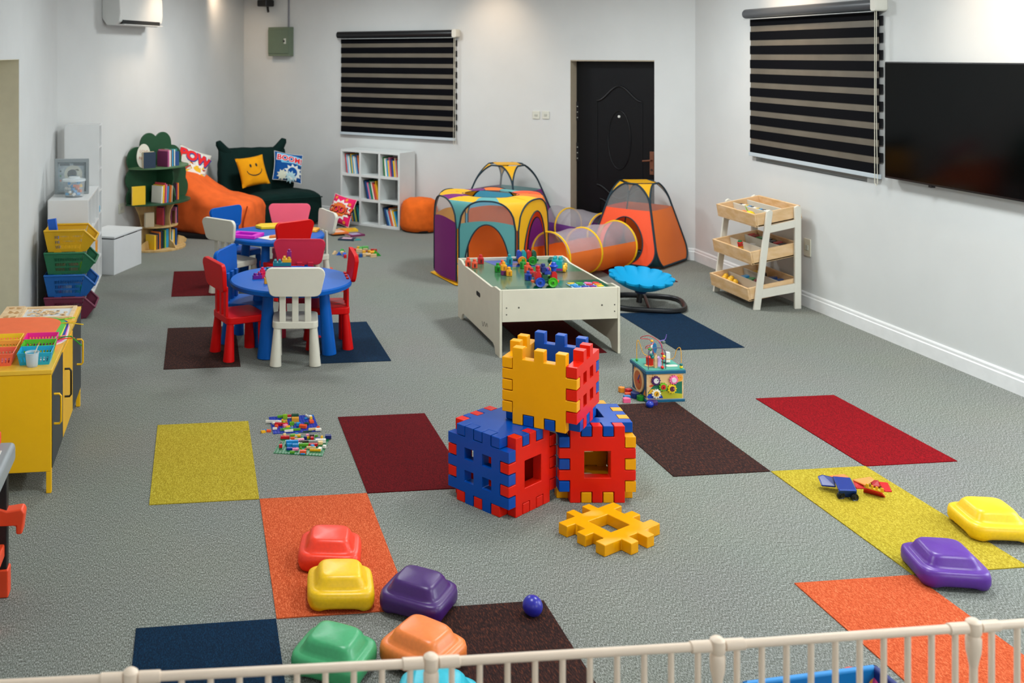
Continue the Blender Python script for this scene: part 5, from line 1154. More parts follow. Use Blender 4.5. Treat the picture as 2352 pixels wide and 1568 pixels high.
# crayon baskets
def basket(c, nm, x, y, label, w_=.155, d_=.112, h=.058):
    t = thing('crayon_basket', label, 'basket', (x, y, TZ), 0, 'plastic crayon baskets on the yellow cabinet'); m_ = plastic(c, .4)
    b = MB(); b.box(-w_*.42, w_*.42, -d_*.40, d_*.40, 0, .004); b.put('basket_base', m_, t)
    for (ax0, ay0, ax1, ay1) in ((-1, -1, 1, -1), (1, -1, 1, 1), (1, 1, -1, 1), (-1, 1, -1, -1)):
        p0, p1 = Vector((ax0*w_*.42, ay0*d_*.40, 0)), Vector((ax1*w_*.42, ay1*d_*.40, 0)); q0_, q1_ = Vector((ax0*w_*.5, ay0*d_*.5, h)), Vector((ax1*w_*.5, ay1*d_*.5, h))
        n = 9 if abs(ax1-ax0) else 6; b = MB()
        S_ = lambda u, v: (p0.lerp(p1, u)).lerp(q0_.lerp(q1_, u), v)
        for i in range(n*2+1):
            for (v0, v1) in ((0, .26), (.26, .70), (.70, 1)):
                if v0 == .26 and i % 2 == 1: continue
                u0, u1 = i/(n*2+1), (i+1)/(n*2+1); nrm = (p1-p0).cross(q0_-p0).normalized()*.0022
                P_ = [S_(u0, v0), S_(u1, v0), S_(u1, v1), S_(u0, v1)]; b.add([x-nrm for x in P_]+[x+nrm for x in P_], [(0, 1, 2, 3), (7, 6, 5, 4), (0, 4, 5, 1), (1, 5, 6, 2), (2, 6, 7, 3), (3, 7, 4, 0)])
        b.put('basket_wall', m_, t, smooth=False)
    b = MB(); b.tube([(w_*.5*sx, d_*.5*sy, h) for sx, sy in ((-1, -1), (1, -1), (1, 1), (-1, 1))], .0032, 6, True); b.put('basket_rim', m_, t)
    return t
BX = ((-.527, -.335, '#12B2D2', 'turquoise', 'turquoise crayon basket behind the frosted cup'), (-.525, -.455, '#12B2D2', '', ''))
bk_ = [('#12A8CC', -.546, -0.685, 'turquoise crayon basket behind the frosted plastic cup'), ('#5CB82A', -.550, -0.565, 'green crayon basket between the turquoise and the magenta ones'), ('#EA1A8E', -.556, -0.445, 'magenta crayon basket against the foam sheets'),
       ('#F0674A', -.722, -0.685, 'coral red crayon basket at the cabinet corner by the wall'), ('#F2A43A', -.724, -0.565, 'light orange crayon basket behind the coral red one'), ('#F4CE20', -.728, -0.445, 'yellow crayon basket behind the light orange one')]
for c, x, y, lb in bk_: basket(c, '', x, y, lb)
CRG = 'crayons lying in the baskets'
def crayon(x, y, z, rz, c, lb):
    b = MB(); b.cyl((-.038, 0, 0), (.030, 0, 0), .0045, n=10); b.cyl((.030, 0, 0), (.042, 0, 0), .0036, .001, 10); singl(b, 'crayon', plastic(c, .5), lb, 'crayon', CRG, M=T(x, y, TZ+z) @ RZ(rz))
for i in range(7): crayon(-.546+.012*(i % 3), -.715+.009*i, .010+.006*(i % 3), 4*i-8, ('#DCE2E4', '#EDEDE8', '#8AB4C4')[i % 3], 'pale crayon, %s in the turquoise basket' % ORD[i])
for i in range(7): crayon(-.55+.010*(i % 3), -.595+.009*i, .010+.007*(i % 3), (8, -14, 4, -22, 10, -6, 3)[i], ('#E0D820', '#EDE23A')[i % 2], 'yellow crayon, %s in the green basket' % ORD[i])
for i in range(7): crayon(-.556+.010*(i % 2), -.475+.009*i, .010+.006*(i % 3), 5*i-14, ('#4A2A7A', '#2A1A4A', '#9A7AC0')[i % 3], 'purple crayon, %s in the magenta basket' % ORD[i])
for i in range(4): crayon(-.724+.012*i, -.58+.012*i, .012+.004*(i % 2), 6*i, ('#B87A4A', '#D8A07A')[i % 2], 'skin brown crayon, %s in the light orange basket' % ORD[i])
for i in range(4): crayon(-.722+.012*i, -.705+.012*i, .012+.004*(i % 2), 5*i, ('#E89A9A', '#D8788A')[i % 2], 'pink crayon, %s in the coral red basket' % ORD[i])
# cup with a brush
cx_, cy_ = zt(74, 841).x, zt(74, 841).y
b = MB(); b.lathe([(0, 0), (.024, 0), (.026, .004), (.031, .062), (.033, .064), (.033, .068), (.030, .068), (.0295, .060), (.024, .006), (0, .005)], 28)
singl(b, 'plastic_cup', sheer('#DDE8EE', .5, .35), 'frosted plastic cup in front of the turquoise basket', 'cup', M=T(cx_, cy_, TZ))
b = MB(); b.cyl((-.012, .0, .008), (.028, .004, .100), .0028, n=8); br1 = singl(b, 'paint_brush', plastic('#DCD4C4'), 'pale paint brush leaning in the frosted cup', 'brush', M=T(cx_, cy_, TZ))
b = MB(); b.cyl((.028, .004, .100), (.033, .0046, .112), .0035, .0015, 8); b.put('brush_tip', plastic('#C89A2A'), br1)
# pipe cleaners
PG = 'fuzzy pipe cleaners hanging over the cabinet edge'
for c, nm, pts_, lb in (('#8AD02A', 0, [(122, 735), (150, 732), (172, 729)], 'lime green pipe cleaner pointing to the back of the cabinet'), ('#E8A62A', 0, [(140, 742), (160, 740), (176, 737)], 'orange pipe cleaner between the lime and yellow ones'), ('#F0CE2A', 0, [(132, 743), (160, 741), (191, 745)], 'yellow pipe cleaner reaching out past the cabinet edge'),
                       ('#E88A7A', 0, [(128, 775), (140, 772), (151, 770)], 'salmon pipe cleaner beside the magenta basket'), ('#2AA024', 0, [(132, 777), (150, 773), (163, 772), (172, 780), (187, 793)], 'green bent pipe cleaner hanging over the cabinet edge'), ('#F0602A', 0, [(132, 779), (152, 777), (172, 776)], 'orange red pipe cleaner lying along the green bent one')):
    P_ = [G(x, y, TZ+.012+(.012 if i else 0)) for i, (x, y) in enumerate(pts_)]; b = MB(); b.tube(P_, .0032, 6); singl(b, 'pipe_cleaner', matte(c, .9), lb, 'pipe cleaner', PG)
b = MB(); b.prism(rrect(.018, .012, .005), 0, .004); p = zt(149, 754); singl(b, 'craft_bead', plastic('#1A7AB8'), 'tiny blue craft piece on the yellow cabinet edge', 'bead', M=T(p.x, p.y, TZ))

# ================================================================== TOY WORKBENCH (only its end shows)
oc = plastic('#EA4A22', .4); gy = plastic('#8B9092', .45); bkp = plastic('#101214', .5)
t = thing('toy_workbench', 'toy workbench with a grey top and orange fittings, cut by the view edge', 'toy workbench', (0, 0, 0))
wb = G(26, 1302); wz_ = .56
r0 = G(37, 1012, wz_)
b = MB(); b.box(r0.x-.60, r0.x, r0.y-.36, r0.y, wz_-.075, wz_); b.put('worktop', gy, t, bevel=.018, seg=3)
b = MB(); b.box(r0.x-.40, r0.x-.035, r0.y-.28, r0.y-.10, wz_, wz_+.003); b.put('printed_sheet', plastic('#D8D6CE'), t)
for lx, ly in ((-.06, -.05), (-.06, -.31), (-.54, -.05), (-.54, -.31)):
    b = MB(); b.prism([(-.028, -.022), (.028, -.022), (.028, .022), (-.028, .022)], .10, wz_-.07, T(r0.x+lx+.01, r0.y+ly, 0)); b.put('leg', bkp, t, bevel=.004)
    b = MB(); b.box(r0.x+lx-.025, r0.x+lx+.045, r0.y+ly-.03, r0.y+ly+.03, 0, .105); b.put('foot', oc, t, bevel=.006)
b = MB(); b.box(r0.x-.58, r0.x-.03, r0.y-.34, r0.y-.02, .15, .20); b.put('lower_shelf', oc, t, bevel=.006)
hk = FR((r0.x+.0, r0.y-.05, .295), (1, 0, 0), (0, 0, 1), (0, -1, 0))
b = MB(); b.prism([(-.10, .10), (-.085, .10), (-.06, .045), (-.02, .03), (.035, .036), (.045, .02), (.035, -.06), (.012, -.06), (.012, -.028), (-.10, -.025)], -.03, .03, hk); b.put('tool_holder', oc, t, bevel=.008)
b = MB(); b.box(r0.x-.16, r0.x-.05, r0.y-.09, r0.y-.02, wz_+.001, wz_+.05); singl(b, 'toy_vice', oc, 'orange red toy clamp on the grey workbench top', 'toy tool', bevel=.008)
# ================================================================== WHITE SHELF UNITS ALONG THE NEAR LEFT WALL
ws = plastic('#DADBD9', .4)
def unit(label, y0, y1, h, rows, cols, x0=-.97, x1=-.655, name='cube_shelf'):
    t = thing(name, label, 'shelf unit', (0, 0, 0), 0, 'white shelf units along the wall'); k = .018
    for y in (y0, y1-k): b = MB(); b.box(x0, x1, y, y+k, 0, h); b.put('side_board', ws, t, bevel=.002)
    b = MB(); b.box(x0, x1, y0+k, y1-k, h-k, h); b.put('top_board', ws, t, bevel=.002)
    for r in range(rows): b = MB(); z = .0+(h-k)*r/rows; b.box(x0, x1-.002, y0+k, y1-k, z, z+k); b.put('shelf_board', ws, t, bevel=.002)
    for c in range(1, cols): b = MB(); y = lerp(y0, y1, c/cols); b.box(x0, x1-.003, y-k/2, y+k/2, .0, h-k); b.put('divider', ws, t)
    b = MB(); b.box(x0-.004, x0, y0, y1, 0, h); b.put('back_board', ws, t)
    return t
unit('waist-high white cube shelf with the toy tub on it, behind the stacked bins', 2.72, 3.62, .867, 3, 3)
unit('tall white shelf unit behind the clear toy case, in the wall corner', 3.635, 3.90, 1.41, 7, 1, -.955)
for (y, z, c, lb, sz) in ((3.28, .308, '#E8A01A', 'orange box on the lower shelf of the white cube shelf', .09), (3.74, .63, '#5ABAD8', 'light blue toy on a shelf of the tall white unit', .05), (3.72, .61, '#F0C030', 'small yellow toy on a shelf of the tall white unit', .03)):
    pass
b = MB(); b.prism(rrect(.09, .11, .02), 0, .10); singl(b, 'toy_box', plastic('#E89A1A'), 'orange toy box on the lower shelf of the white cube shelf', 'toy', M=T(-.70, 3.47, .018+.849/3))
b = MB(); b.box(-.04, .04, -.04, .04, 0, .05); singl(b, 'toy_box', plastic('#58B4D6'), 'light blue toy on a shelf of the tall white unit', 'toy', M=T(-.70, 3.75, .018+1.392*3/7))
# clear toy case and tub on the shelf
tz = .867
pc = G(181, 432, tz); t = thing('toy_case', 'clear plastic toy case with a grey frame on the white cube shelf', 'toy case', (-.83, 3.14, tz), 0)
cl_ = sheer('#D9E4E8', .82, .2); gf = plastic('#8C9496', .4)
b = MB(); b.box(-.12, .12, -.04, .04, .0, .012); b.put('case_base', gf, t)
b = MB(); b.cells([-.14, -.115, .115, .14], [0, .022, .265, .295], lambda i, j: not (i == 1 and j == 1), -.02, .02, FR((0, -.03, 0), (1, 0, 0), (0, 0, 1), (0, -1, 0))); b.put('case_frame', gf, t, bevel=.004)
b = MB(); b.box(-.115, .115, -.034, -.030, .022, .265); b.put('clear_front', cl_, t, smooth=False)
b = MB(); b.box(-.115, .115, -.018, -.014, .022, .265); b.put('printed_card', mat('#AEBBBE', .6, 'print', 26, .2, h2='#7F9298'), t, smooth=False)
for pts_, c in ((circ(.075, 20, .01, .165), '#C9C7B4'), (circ(.04, 16, .0, .165), '#4A4E46'), ([(-.03, .10), (.05, .10), (.05, .15), (-.01, .155)], '#1A9AD4'), ([(.02, .2), (.06, .19), (.05, .21)], '#DCC43A'), ([(-.10, .235), (-.02, .235), (-.02, .255), (-.10, .255)], '#59626A'), ([(.01, .235), (.10, .235), (.10, .255), (.01, .255)], '#59626A'), (circ(.008, 8, -.095, .19), '#2A3034'), (circ(.008, 8, -.095, .15), '#3A8A4A'), (circ(.008, 8, -.095, .11), '#D0705A')):
    b = MB(); b.prism(pts_, 0, .0012, FR((0, -.0181, 0), (1, 0, 0), (0, 0, 1), (0, -1, 0))); b.put('printed_picture', plastic(c), t, smooth=False)
t = thing('toy_tub', 'clear round tub of colourful pieces on the white cube shelf', 'tub', (-.79, 2.93, tz))
b = MB(); b.lathe([(0, 0), (.070, 0), (.076, .01), (.088, .125), (.092, .128), (.092, .135), (.086, .135), (.075, .012), (0, .008)], 26); b.put('tub_body', cl_, t)
b = MB(); b.lathe([(.094, .132), (.094, .146), (.05, .152), (.045, .152), (.045, .165), (0, .167)], 26); b.put('tub_lid', sheer('#E8F0F2', .45, .3), t)
random.seed(5)
for k in range(26):
    c = ('#1A8AC8', '#F0C02A', '#E8E4DA', '#E8702A', '#2AA0D8')[k % 5]; a = k*2.4; r = .02+.044*((k*7) % 10)/10
    b = MB(); b.box(-.013, .013, -.010, .010, -.010, .010, RZ(k*40) @ RX(k*25))
    singl(b, 'tub_piece', plastic(c), '%s plastic piece inside the clear round tub' % {'#1A8AC8': 'blue', '#F0C02A': 'yellow', '#E8E4DA': 'white', '#E8702A': 'orange', '#2AA0D8': 'sky blue'}[c], 'toy piece', 'plastic pieces inside the clear round tub', M=T(-.79+r*cos(a), 2.93+r*sin(a), tz+.024+.022*(k//6)))

# ================================================================== STACKING BINS
def bin_(label, c, z):
    t = thing('stacking_bin', label, 'storage bin', (-.756, 2.50, z), 0, 'stacked open-fronted storage bins'); m_ = plastic(c, .45)
    X0, X1, H, tp, W0, W1 = -.165, .125, .164, .03, .135, .155
    def sideb(sy):
        y0, y1 = sy*W0, sy*W1
        S_ = lambda u, v: Vector((lerp(lerp(X0, X0-.03, v), lerp(X1, X1+.05*v*1.0, v), u), lerp(y0, y1, v), .006+v*(H-.006)))
        b = MB(); cols_, rows_ = 33, [0, .13, .28, .37, .52, .61, .76, .86, 1]
        for i in range(cols_):
            for j in range(len(rows_)-1):
                u0, u1 = .2+.62*i/cols_, .2+.62*(i+1)/cols_
                if j in (1, 3, 5) and i % 2 == 1: continue
                n = Vector((0, .0016, 0)); P_ = [S_(u0, rows_[j]), S_(u1, rows_[j]), S_(u1, rows_[j+1]), S_(u0, rows_[j+1])]
                b.add([x-n for x in P_]+[x+n for x in P_], [(0, 1, 2, 3), (7, 6, 5, 4), (0, 4, 5, 1), (1, 5, 6, 2), (2, 6, 7, 3), (3, 7, 4, 0)])
        n = Vector((0, .0016, 0))
        P_ = [S_(0, 0), S_(.2, 0), S_(.2, 1), S_(0, 1)]; b.add([x-n for x in P_]+[x+n for x in P_], [(0, 1, 2, 3), (7, 6, 5, 4), (0, 4, 5, 1), (1, 5, 6, 2), (2, 6, 7, 3), (3, 7, 4, 0)])
        ft, fb = S_(.82, 1), Vector((X1+.062, lerp(y0, y1, .42), .085))
        P_ = [S_(.82, 0), Vector((X1, y0, .006)), fb, ft]; b.add([x-n for x in P_]+[x+n for x in P_], [(0, 1, 2, 3), (7, 6, 5, 4), (0, 4, 5, 1), (1, 5, 6, 2), (2, 6, 7, 3), (3, 7, 4, 0)])
        o = b.put('bin_side', m_, t, smooth=False)
        b = MB(); b.tube([S_(0, 1), S_(.82, 1), fb+Vector((.004, 0, 0))], .0085, 8); b.put('bin_rim', m_, t)
        return ft, fb, S_
    fa, fba, Sa = sideb(-1); fc, fbc, Sc = sideb(1)
    b = MB(); b.box(X0, X1, -W0, W0, 0, .006); b.put('bin_floor', m_, t)
    b = MB(); n = Vector((.0016, 0, 0)); P_ = [Sa(0, 0), Sc(0, 0), Sc(0, 1), Sa(0, 1)]; b.add([x-n for x in P_]+[x+n for x in P_], [(0, 1, 2, 3), (7, 6, 5, 4), (0, 4, 5, 1), (1, 5, 6, 2), (2, 6, 7, 3), (3, 7, 4, 0)]); b.put('bin_back', m_, t, smooth=False)
    b = MB(); P_ = [Vector((X1, -W0, .004)), Vector((X1, W0, .004)), fbc, fba]; b.add([x-n for x in P_]+[x+n for x in P_], [(0, 1, 2, 3), (7, 6, 5, 4), (0, 4, 5, 1), (1, 5, 6, 2), (2, 6, 7, 3), (3, 7, 4, 0)]); b.put('bin_front', m_, t, smooth=False)
    b = MB(); b.tube([fba, fbc], .0085, 8); b.put('bin_lip', m_, t)
    for y in (-W0+.005, W0-.03):
        for x in (X0+.045, X1-.085): b = MB(); b.box(x, x+.055, y-.012, y+.037, -.004, .004); b.put('foot_tab', m_, t)
for k, (c, lb) in enumerate((('#6E2440', 'maroon stacking bin on the carpet, lowest of its stack'), ('#0B5CA8', 'blue stacking bin between the maroon and the green ones'), ('#1E6A46', 'green stacking bin under the yellow one'), ('#D2A206', 'yellow stacking bin at the top of its stack with a blue book in it'))):
    bin_(lb, c, .0045+k*.172)
b = MB(); b.box(-.033, .033, -.012, .012, 0, .235); bb_ = singl(b, 'picture_book', plastic('#0A5CC8', .4), 'bright blue book standing in the yellow stacking bin', 'book', M=T(-.868, 2.43, .0045+3*.172+.012) @ RZ(-14) @ RY(-9), bevel=.002)
for k, (c, nm, x, y, zi) in enumerate((('#C8502A', 'orange red', -.84, 2.45, 2), ('#C86A5A', 'salmon', -.74, 2.44, 2), ('#6AA01A', 'lime', -.69, 2.47, 2), ('#D8D8CE', 'white', -.79, 2.44, 1), ('#C02A3A', 'red', -.83, 2.46, 1), ('#1A9A7A', 'teal', -.70, 2.43, 1), ('#F0A01A', 'orange', -.66, 2.44, 0), ('#E8E4DC', 'white', -.70, 2.43, 0))):
    b = MB(); b.prism(rrect(.07, .05, .012, 3), 0, .06); singl(b, 'toy_block', plastic(c), '%s toy seen through the slots of the %s stacking bin' % (nm, ('maroon', 'blue', 'green')[zi]), 'toy', 'toys inside the stacking bins', M=T(x, y, .0045+zi*.172+.0065) @ RZ(20*k))

# ================================================================== WHITE CHEST
q0 = G(262, 632); q1 = G(325, 605); dx = (q1-q0).normalized(); Lb = (q1-q0).length
t = thing('storage_chest', 'low white storage chest with a lid, before the tree bookcase', 'chest', tuple(q0)); t.rotation_euler.z = atan2(dx.y, dx.x); wch = plastic('#D5D8D8', .45); bkk = plastic('#101414')
b = MB(); b.box(0, Lb, 0, .36, 0, .325); b.put('box', wch, t, bevel=.002)
b = MB(); b.box(-.004, Lb+.004, -.006, .37, .338, .356); b.put('lid', wch, t, bevel=.002)
b = MB(); b.box(.06, .20, .004, .02, .3255, .3378); b.put('lid_spacer', bkk, t)
b = MB(); b.box(.30, .47, .004, .02, .3255, .3378); b.put('lid_spacer', bkk, t)
for z in (.012, .30): b = MB(); b.box(-.004, .0, .31, .35, z, z+.024); b.put('corner_pad', bkk, t)

# ================================================================== BOOKS
def book(b, x, y, z, w_, d_, h, M=I4):                   # spine toward -y, pages inside
    c = .0022
    b.mi = 0; b.box(x, x+c, y, y+d_, z, z+h, M); b.box(x+w_-c, x+w_, y, y+d_, z, z+h, M); b.box(x+c, x+w_-c, y, y+c, z, z+h, M)
    b.mi = 1; b.box(x+c, x+w_-c, y+c, y+d_-.003, z+.003, z+h-.003, M); b.mi = 0
PGS = plastic('#DCD3BE', .8)
BC = {'#C8404A': 'red', '#E8E4D8': 'white', '#2A9AC8': 'sky blue', '#0E4A8A': 'dark blue', '#1E7A3A': 'green', '#F0C020': 'yellow', '#E87A2A': 'orange', '#D87AA0': 'pink', '#16324A': 'navy', '#0E8A8A': 'teal', '#7A2A5A': 'plum', '#B8C84A': 'lime', '#8A5A3A': 'brown', '#111318': 'black', '#C8B89A': 'beige', '#8ABEDA': 'pale blue'}
def addbook(col, w_, d_, h, M, lb, grp):
    b = MB(); book(b, 0, 0, 0, w_, d_, h); return singl(b, 'picture_book', [plastic(col, .45), PGS], lb, 'book', grp, M=M, smooth=False)
def row(F0, x0, y0, z0, specs, where, grp, lean=0, gap=.001):
    x = x0+(.205*sin(radians(-lean)) if lean < 0 else 0)
    for i, (col, w_, h, d_) in enumerate(specs):
        M = F0 @ T(x, y0, z0) @ (T(w_, 0, 0) @ RY(lean) @ T(-w_, 0, 0) if lean > 0 else RY(lean))
        addbook(col, w_, d_, h, M, '%s book, %s along %s' % (BC[col], ORD[i], where), grp); x += (w_+gap)/max(.5, cos(radians(lean)))

# ---- white cube bookcase under the blind
fr_p = PL(918, 530, CA+bn*.36, bn); fr_p.z = 0
s1 = s_of(fr_p); WB_, HB_, DB_ = .86, .895, .33
BO = CA+bd*(s1-WB_)+bn*.36; KF = FR(BO, bd, -bn, (0, 0, 1))
t = thing('cube_bookcase', 'white nine-cube bookcase standing under the striped blind', 'bookcase'); t.matrix_world = KF
wk = plastic('#D5DAD8', .4); k = .026; inn = (WB_-4*k)/3; hin = (HB_-4*k)/3
for i in range(4): b = MB(); x = i*(inn+k); b.box(x, x+k, 0, DB_, 0 if i in (0, 3) else k, HB_ if i in (0, 3) else HB_-k); b.put('upright_board', wk, t, bevel=.0015)
for j in range(4):
    if j in (0, 3): b = MB(); z = j*(hin+k); b.box(k, WB_-k, 0, DB_, z, z+k); b.put('level_board', wk, t, bevel=.0015)
    else:
        for i in range(3): b = MB(); z = j*(hin+k); b.box(k+i*(inn+k), k+i*(inn+k)+inn, .001, DB_, z, z+k); b.put('level_board', wk, t)
CBG = 'picture books in the white cube bookcase'
cellx = lambda i: k+i*(inn+k)+.004
cellz = lambda j: k+j*(hin+k)+.0005
def sp(cols, h0=.22, d0=.19): 
    out = []
    for i, c in enumerate(cols): out.append((c, (.017, .021, .014, .023, .018)[(i*3) % 5], h0-.012*((i*5) % 4), d0))
    return out
row(KF, cellx(0), .05, cellz(2), sp(['#C8404A', '#8ABEDA', '#E8E4D8', '#0E8A8A', '#F0C020', '#2A9AC8', '#E8E4D8', '#8ABEDA', '#0E4A8A', '#E87A2A'], .235), 'the bookcase cube nearest the sofa, top level', CBG, -8)
row(KF, cellx(2), .05, cellz(2), sp(['#1E7A3A', '#E8E4D8', '#2A9AC8', '#F0C020', '#D87AA0', '#7A2A5A', '#0E4A8A', '#F0C020', '#C8B89A', '#C8404A', '#0E8A8A'], .225), 'the top bookcase cube on the pouf side', CBG, -6)
row(KF, cellx(1), .05, cellz(1), sp(['#16324A', '#0E4A8A', '#D87AA0', '#0E8A8A', '#1E7A3A', '#E8E4D8', '#C8404A', '#E87A2A', '#F0C020'], .225), 'the middle cube of the bookcase', CBG, -13)
row(KF, cellx(0), .05, cellz(0), sp(['#16324A', '#0E8A8A', '#2A9AC8', '#E87A2A', '#1E7A3A', '#0E4A8A', '#B8C84A', '#16324A', '#0E8A8A'], .20), 'the bookcase cube behind the pink cushion', CBG, -12)
row(KF, cellx(2), .05, cellz(0), sp(['#16324A', '#0E4A8A', '#8ABEDA', '#C8404A', '#E87A2A', '#E8E4D8', '#F0C020', '#2A9AC8'], .215), 'the bottom bookcase cube beside the pouf', CBG, -16)

# ================================================================== TREE BOOKCASE
tdir = Vector((.70, .714, 0)).normalized(); tn_ = Vector((tdir.y, -tdir.x, 0))
TB_ = AT(358, 560, 10.80); TB_.z = 0
KT = FR(TB_, tdir, -tn_, (0, 0, 1))                      # x along the back, +y away from the room, z up
t = thing('tree_bookcase', 'green tree-shaped bookcase with a pale wooden trunk near the orange bean bag', 'bookcase'); t.matrix_world = KT
tg, tgl = mat('#15482A', .5, amt=.1, scale=6), mat('#4A6E48', .5, amt=.06, scale=6); tw_ = wood('#D3B27A', '#C09A5E', (4, 4, 1))
W2 = .40
def zof(y): return CAM.z-(y-CY)*10.8/F
circles = [(-.095, 1.09, .125), (.10, 1.09, .125), (-.265, .945, .135), (.23, .92, .15), (-.285, .745, .13), (.30, .75, .15), (-.27, .555, .135), (.34, .60, .14), (0, .75, .30)]
def uni(cs, c0, n=160):
    pts_ = []
    for i in range(n):
        a = 2*pi*i/n; dx_, dz_ = cos(a), sin(a); best = .05
        for (cx_, cz_, r) in cs:
            ox, oz = c0[0]-cx_, c0[1]-cz_; bq = ox*dx_+oz*dz_; cq = ox*ox+oz*oz-r*r; D_ = bq*bq-cq
            if D_ > 0: best = max(best, -bq+sqrt(D_))
        pts_.append((c0[0]+best*dx_, max(.475, c0[1]+best*dz_)))
    return pts_
XZ = FR((0, 0, 0), (1, 0, 0), (0, 0, 1), (0, -1, 0))
b = MB(); b.prism(uni(circles, (0, .78)), -.018, 0, XZ); b.put('crown_panel', tg, t, bevel=.002)
b = MB(); b.prism([(-.30, .49), (-.23, .36), (-.19, .22), (-.19, .10), (-.24, .0), (.30, .0), (.34, .04), (.27, .09), (.20, .13), (.19, .25), (.24, .38), (.31, .49)], -.017, -.001, XZ); b.put('trunk_panel', tw_, t, bevel=.002)
def halfshelf(z, w_, d_, m_, nm, th=.016):
    b = MB(); b.prism([(w_*cos(pi+pi*i/24), d_*sin(pi+pi*i/24)) for i in range(25)], z, z+th); return b.put(nm, m_, t, bevel=.002)
SH = [.865, .49, .235, .0]
halfshelf(.855, .385, .30, tgl, 'crown_shelf'); halfshelf(.485, .42, .30, tg, 'crown_shelf'); halfshelf(.235, .235, .23, tw_, 'trunk_shelf'); halfshelf(.0, .33, .30, tw_, 'trunk_shelf', .02)
YZ = FR((0.02, 0, 0), (0, -1, 0), (0, 0, 1), (-1, 0, 0))
b = MB(); b.prism([(0, .501), (.25, .501), (.275, .56), (.26, .63), (.225, .67), (.25, .74), (.24, .82), (.20, .855), (0, .855)], -.008, .008, YZ); b.put('crown_divider', tg, t, bevel=.002)
b = MB(); b.prism([(0, .251), (.20, .251), (.185, .33), (.20, .41), (.26, .485), (0, .485)], -.008, .008, YZ); b.put('trunk_divider', tw_, t, bevel=.002)
b = MB(); b.prism([(0, .02), (.285, .02), (.25, .07), (.20, .10), (.20, .235), (0, .235)], -.008, .008, YZ); b.put('trunk_divider', tw_, t, bevel=.002)
for sx, rt_ in ((-1, .26), (1, .30)):
    b = MB(); b.prism([(sx*.20, .02), (sx*.33, .02), (sx*.345, .055), (sx*.30, .085), (sx*.22, .11)], .0, .016, FR((0, -.10, 0), (1, 0, 0), (0, 0, 1), (0, -1, 0))); b.put('root_panel', tw_, t, bevel=.002)
# oval sign with small words
t2 = thing('oval_sign', 'white oval sign leaning on the top shelf of the tree bookcase', 'sign'); t2.matrix_world = KT @ T(-.31, -.13, .8722) @ RZ(-18) @ RX(-8) @ RY(8)
b = MB(); b.prism([(.075*cos(2*pi*i/36), .125+.125*sin(2*pi*i/36)) for i in range(36)], 0, .008, XZ); b.put('sign_board', plastic('#DAD8C8', .6), t2, bevel=.001)
for txt, z, c in (('LOVE', .17, '#B8604A'), ('TO', .135, '#6A6A60'), ('READ', .10, '#B8604A')):
    vs, fs = letters(txt, .04); b = MB(); b.add([(v[0], v[1]+z, .0085) for v in vs], fs, XZ); b.put('lettering', matte(c), t2, smooth=False)
TBG = 'books in the tree bookcase'
def tbook(x, y, z, col, w_, h, d_, lb, rz=0, lean=0): addbook(col, w_, d_, h, KT @ T(x, y, z) @ RZ(rz) @ RY(lean), lb, TBG)
z1, z2, z3, z4 = .8715, .5015, .2515, .0205
tbook(-.205, -.215, z1, '#16324A', .018, .165, .13, 'navy book turned cover forward on the top shelf of the tree bookcase', 68)
tbook(-.215, -.20, z1, '#C8B89A', .02, .17, .12, 'beige book behind the navy cover on the top shelf of the tree bookcase', 70)
for i, (c, w_, h) in enumerate((('#7A2A5A', .018, .16), ('#D87AA0', .014, .175), ('#E8E4D8', .018, .17), ('#8A5A3A', .016, .175), ('#2A9AC8', .02, .17), ('#111318', .008, .165), ('#E8E4D8', .014, .17))):
    tbook(-.075+.0215*i, -.25+.005*i, z1, c, w_, h, .15, '%s book, %s of the upright row on the top shelf of the tree bookcase' % (BC[c], ORD[i]))
tbook(.10, -.215, z1, '#0E8A8A', .014, .175, .13, 'teal book behind the picture cover on the top tree shelf', 66)
pb = addbook('#0E4A8A', .012, .12, .15, KT @ T(.105, -.24, z1) @ RZ(62), 'picture book with a bright cover standing on the top tree shelf', TBG)
for y0, y1, z0_, z1_, c in ((.005, .115, .002, .03, '#8A3A4A'), (.005, .115, .03, .06, '#2A9A2A'), (.005, .07, .06, .10, '#2A6AC8'), (.055, .10, .075, .13, '#F0D2C0')): b = MB(); b.box(.012, .0125, y0, y1, z0_, z1_); b.put('cover_print', plastic(c), pb, smooth=False)
yb = addbook('#F0C020', .02, .145, .19, KT @ T(-.30, -.165, z2) @ RZ(72) , 'large yellow book turned cover forward on the middle shelf of the tree bookcase', TBG)
for i, (c, w_, h) in enumerate((('#E8E4D8', .016, .175), ('#F0C020', .022, .185), ('#C8404A', .014, .205), ('#D87AA0', .012, .19), ('#2A9AC8', .014, .17), ('#8A5A3A', .012, .185), ('#E87A2A', .012, .175), ('#C8B89A', .012, .17))):
    tbook(-.145+.019*i, -.235-.002*i, z2, c, w_, h, .15, '%s book, %s of the row on the middle shelf of the tree bookcase' % (BC[c], ORD[i]), 0, 3)
for i, (c, w_, h) in enumerate((('#7A2A5A', .014, .21), ('#111318', .055, .185), ('#7A2A5A', .014, .17), ('#E87A2A', .020, .175))):
    tbook((.05, .075, .134, .152)[i], -.17, z2, c, w_, h, .12, '%s book, %s behind the wavy divider of the tree bookcase' % (BC[c], ORD[i]))
tbook(-.155, -.14, z3, '#C8B89A', .03, .15, .10, 'gold and beige book cover in the trunk of the tree bookcase', 74)
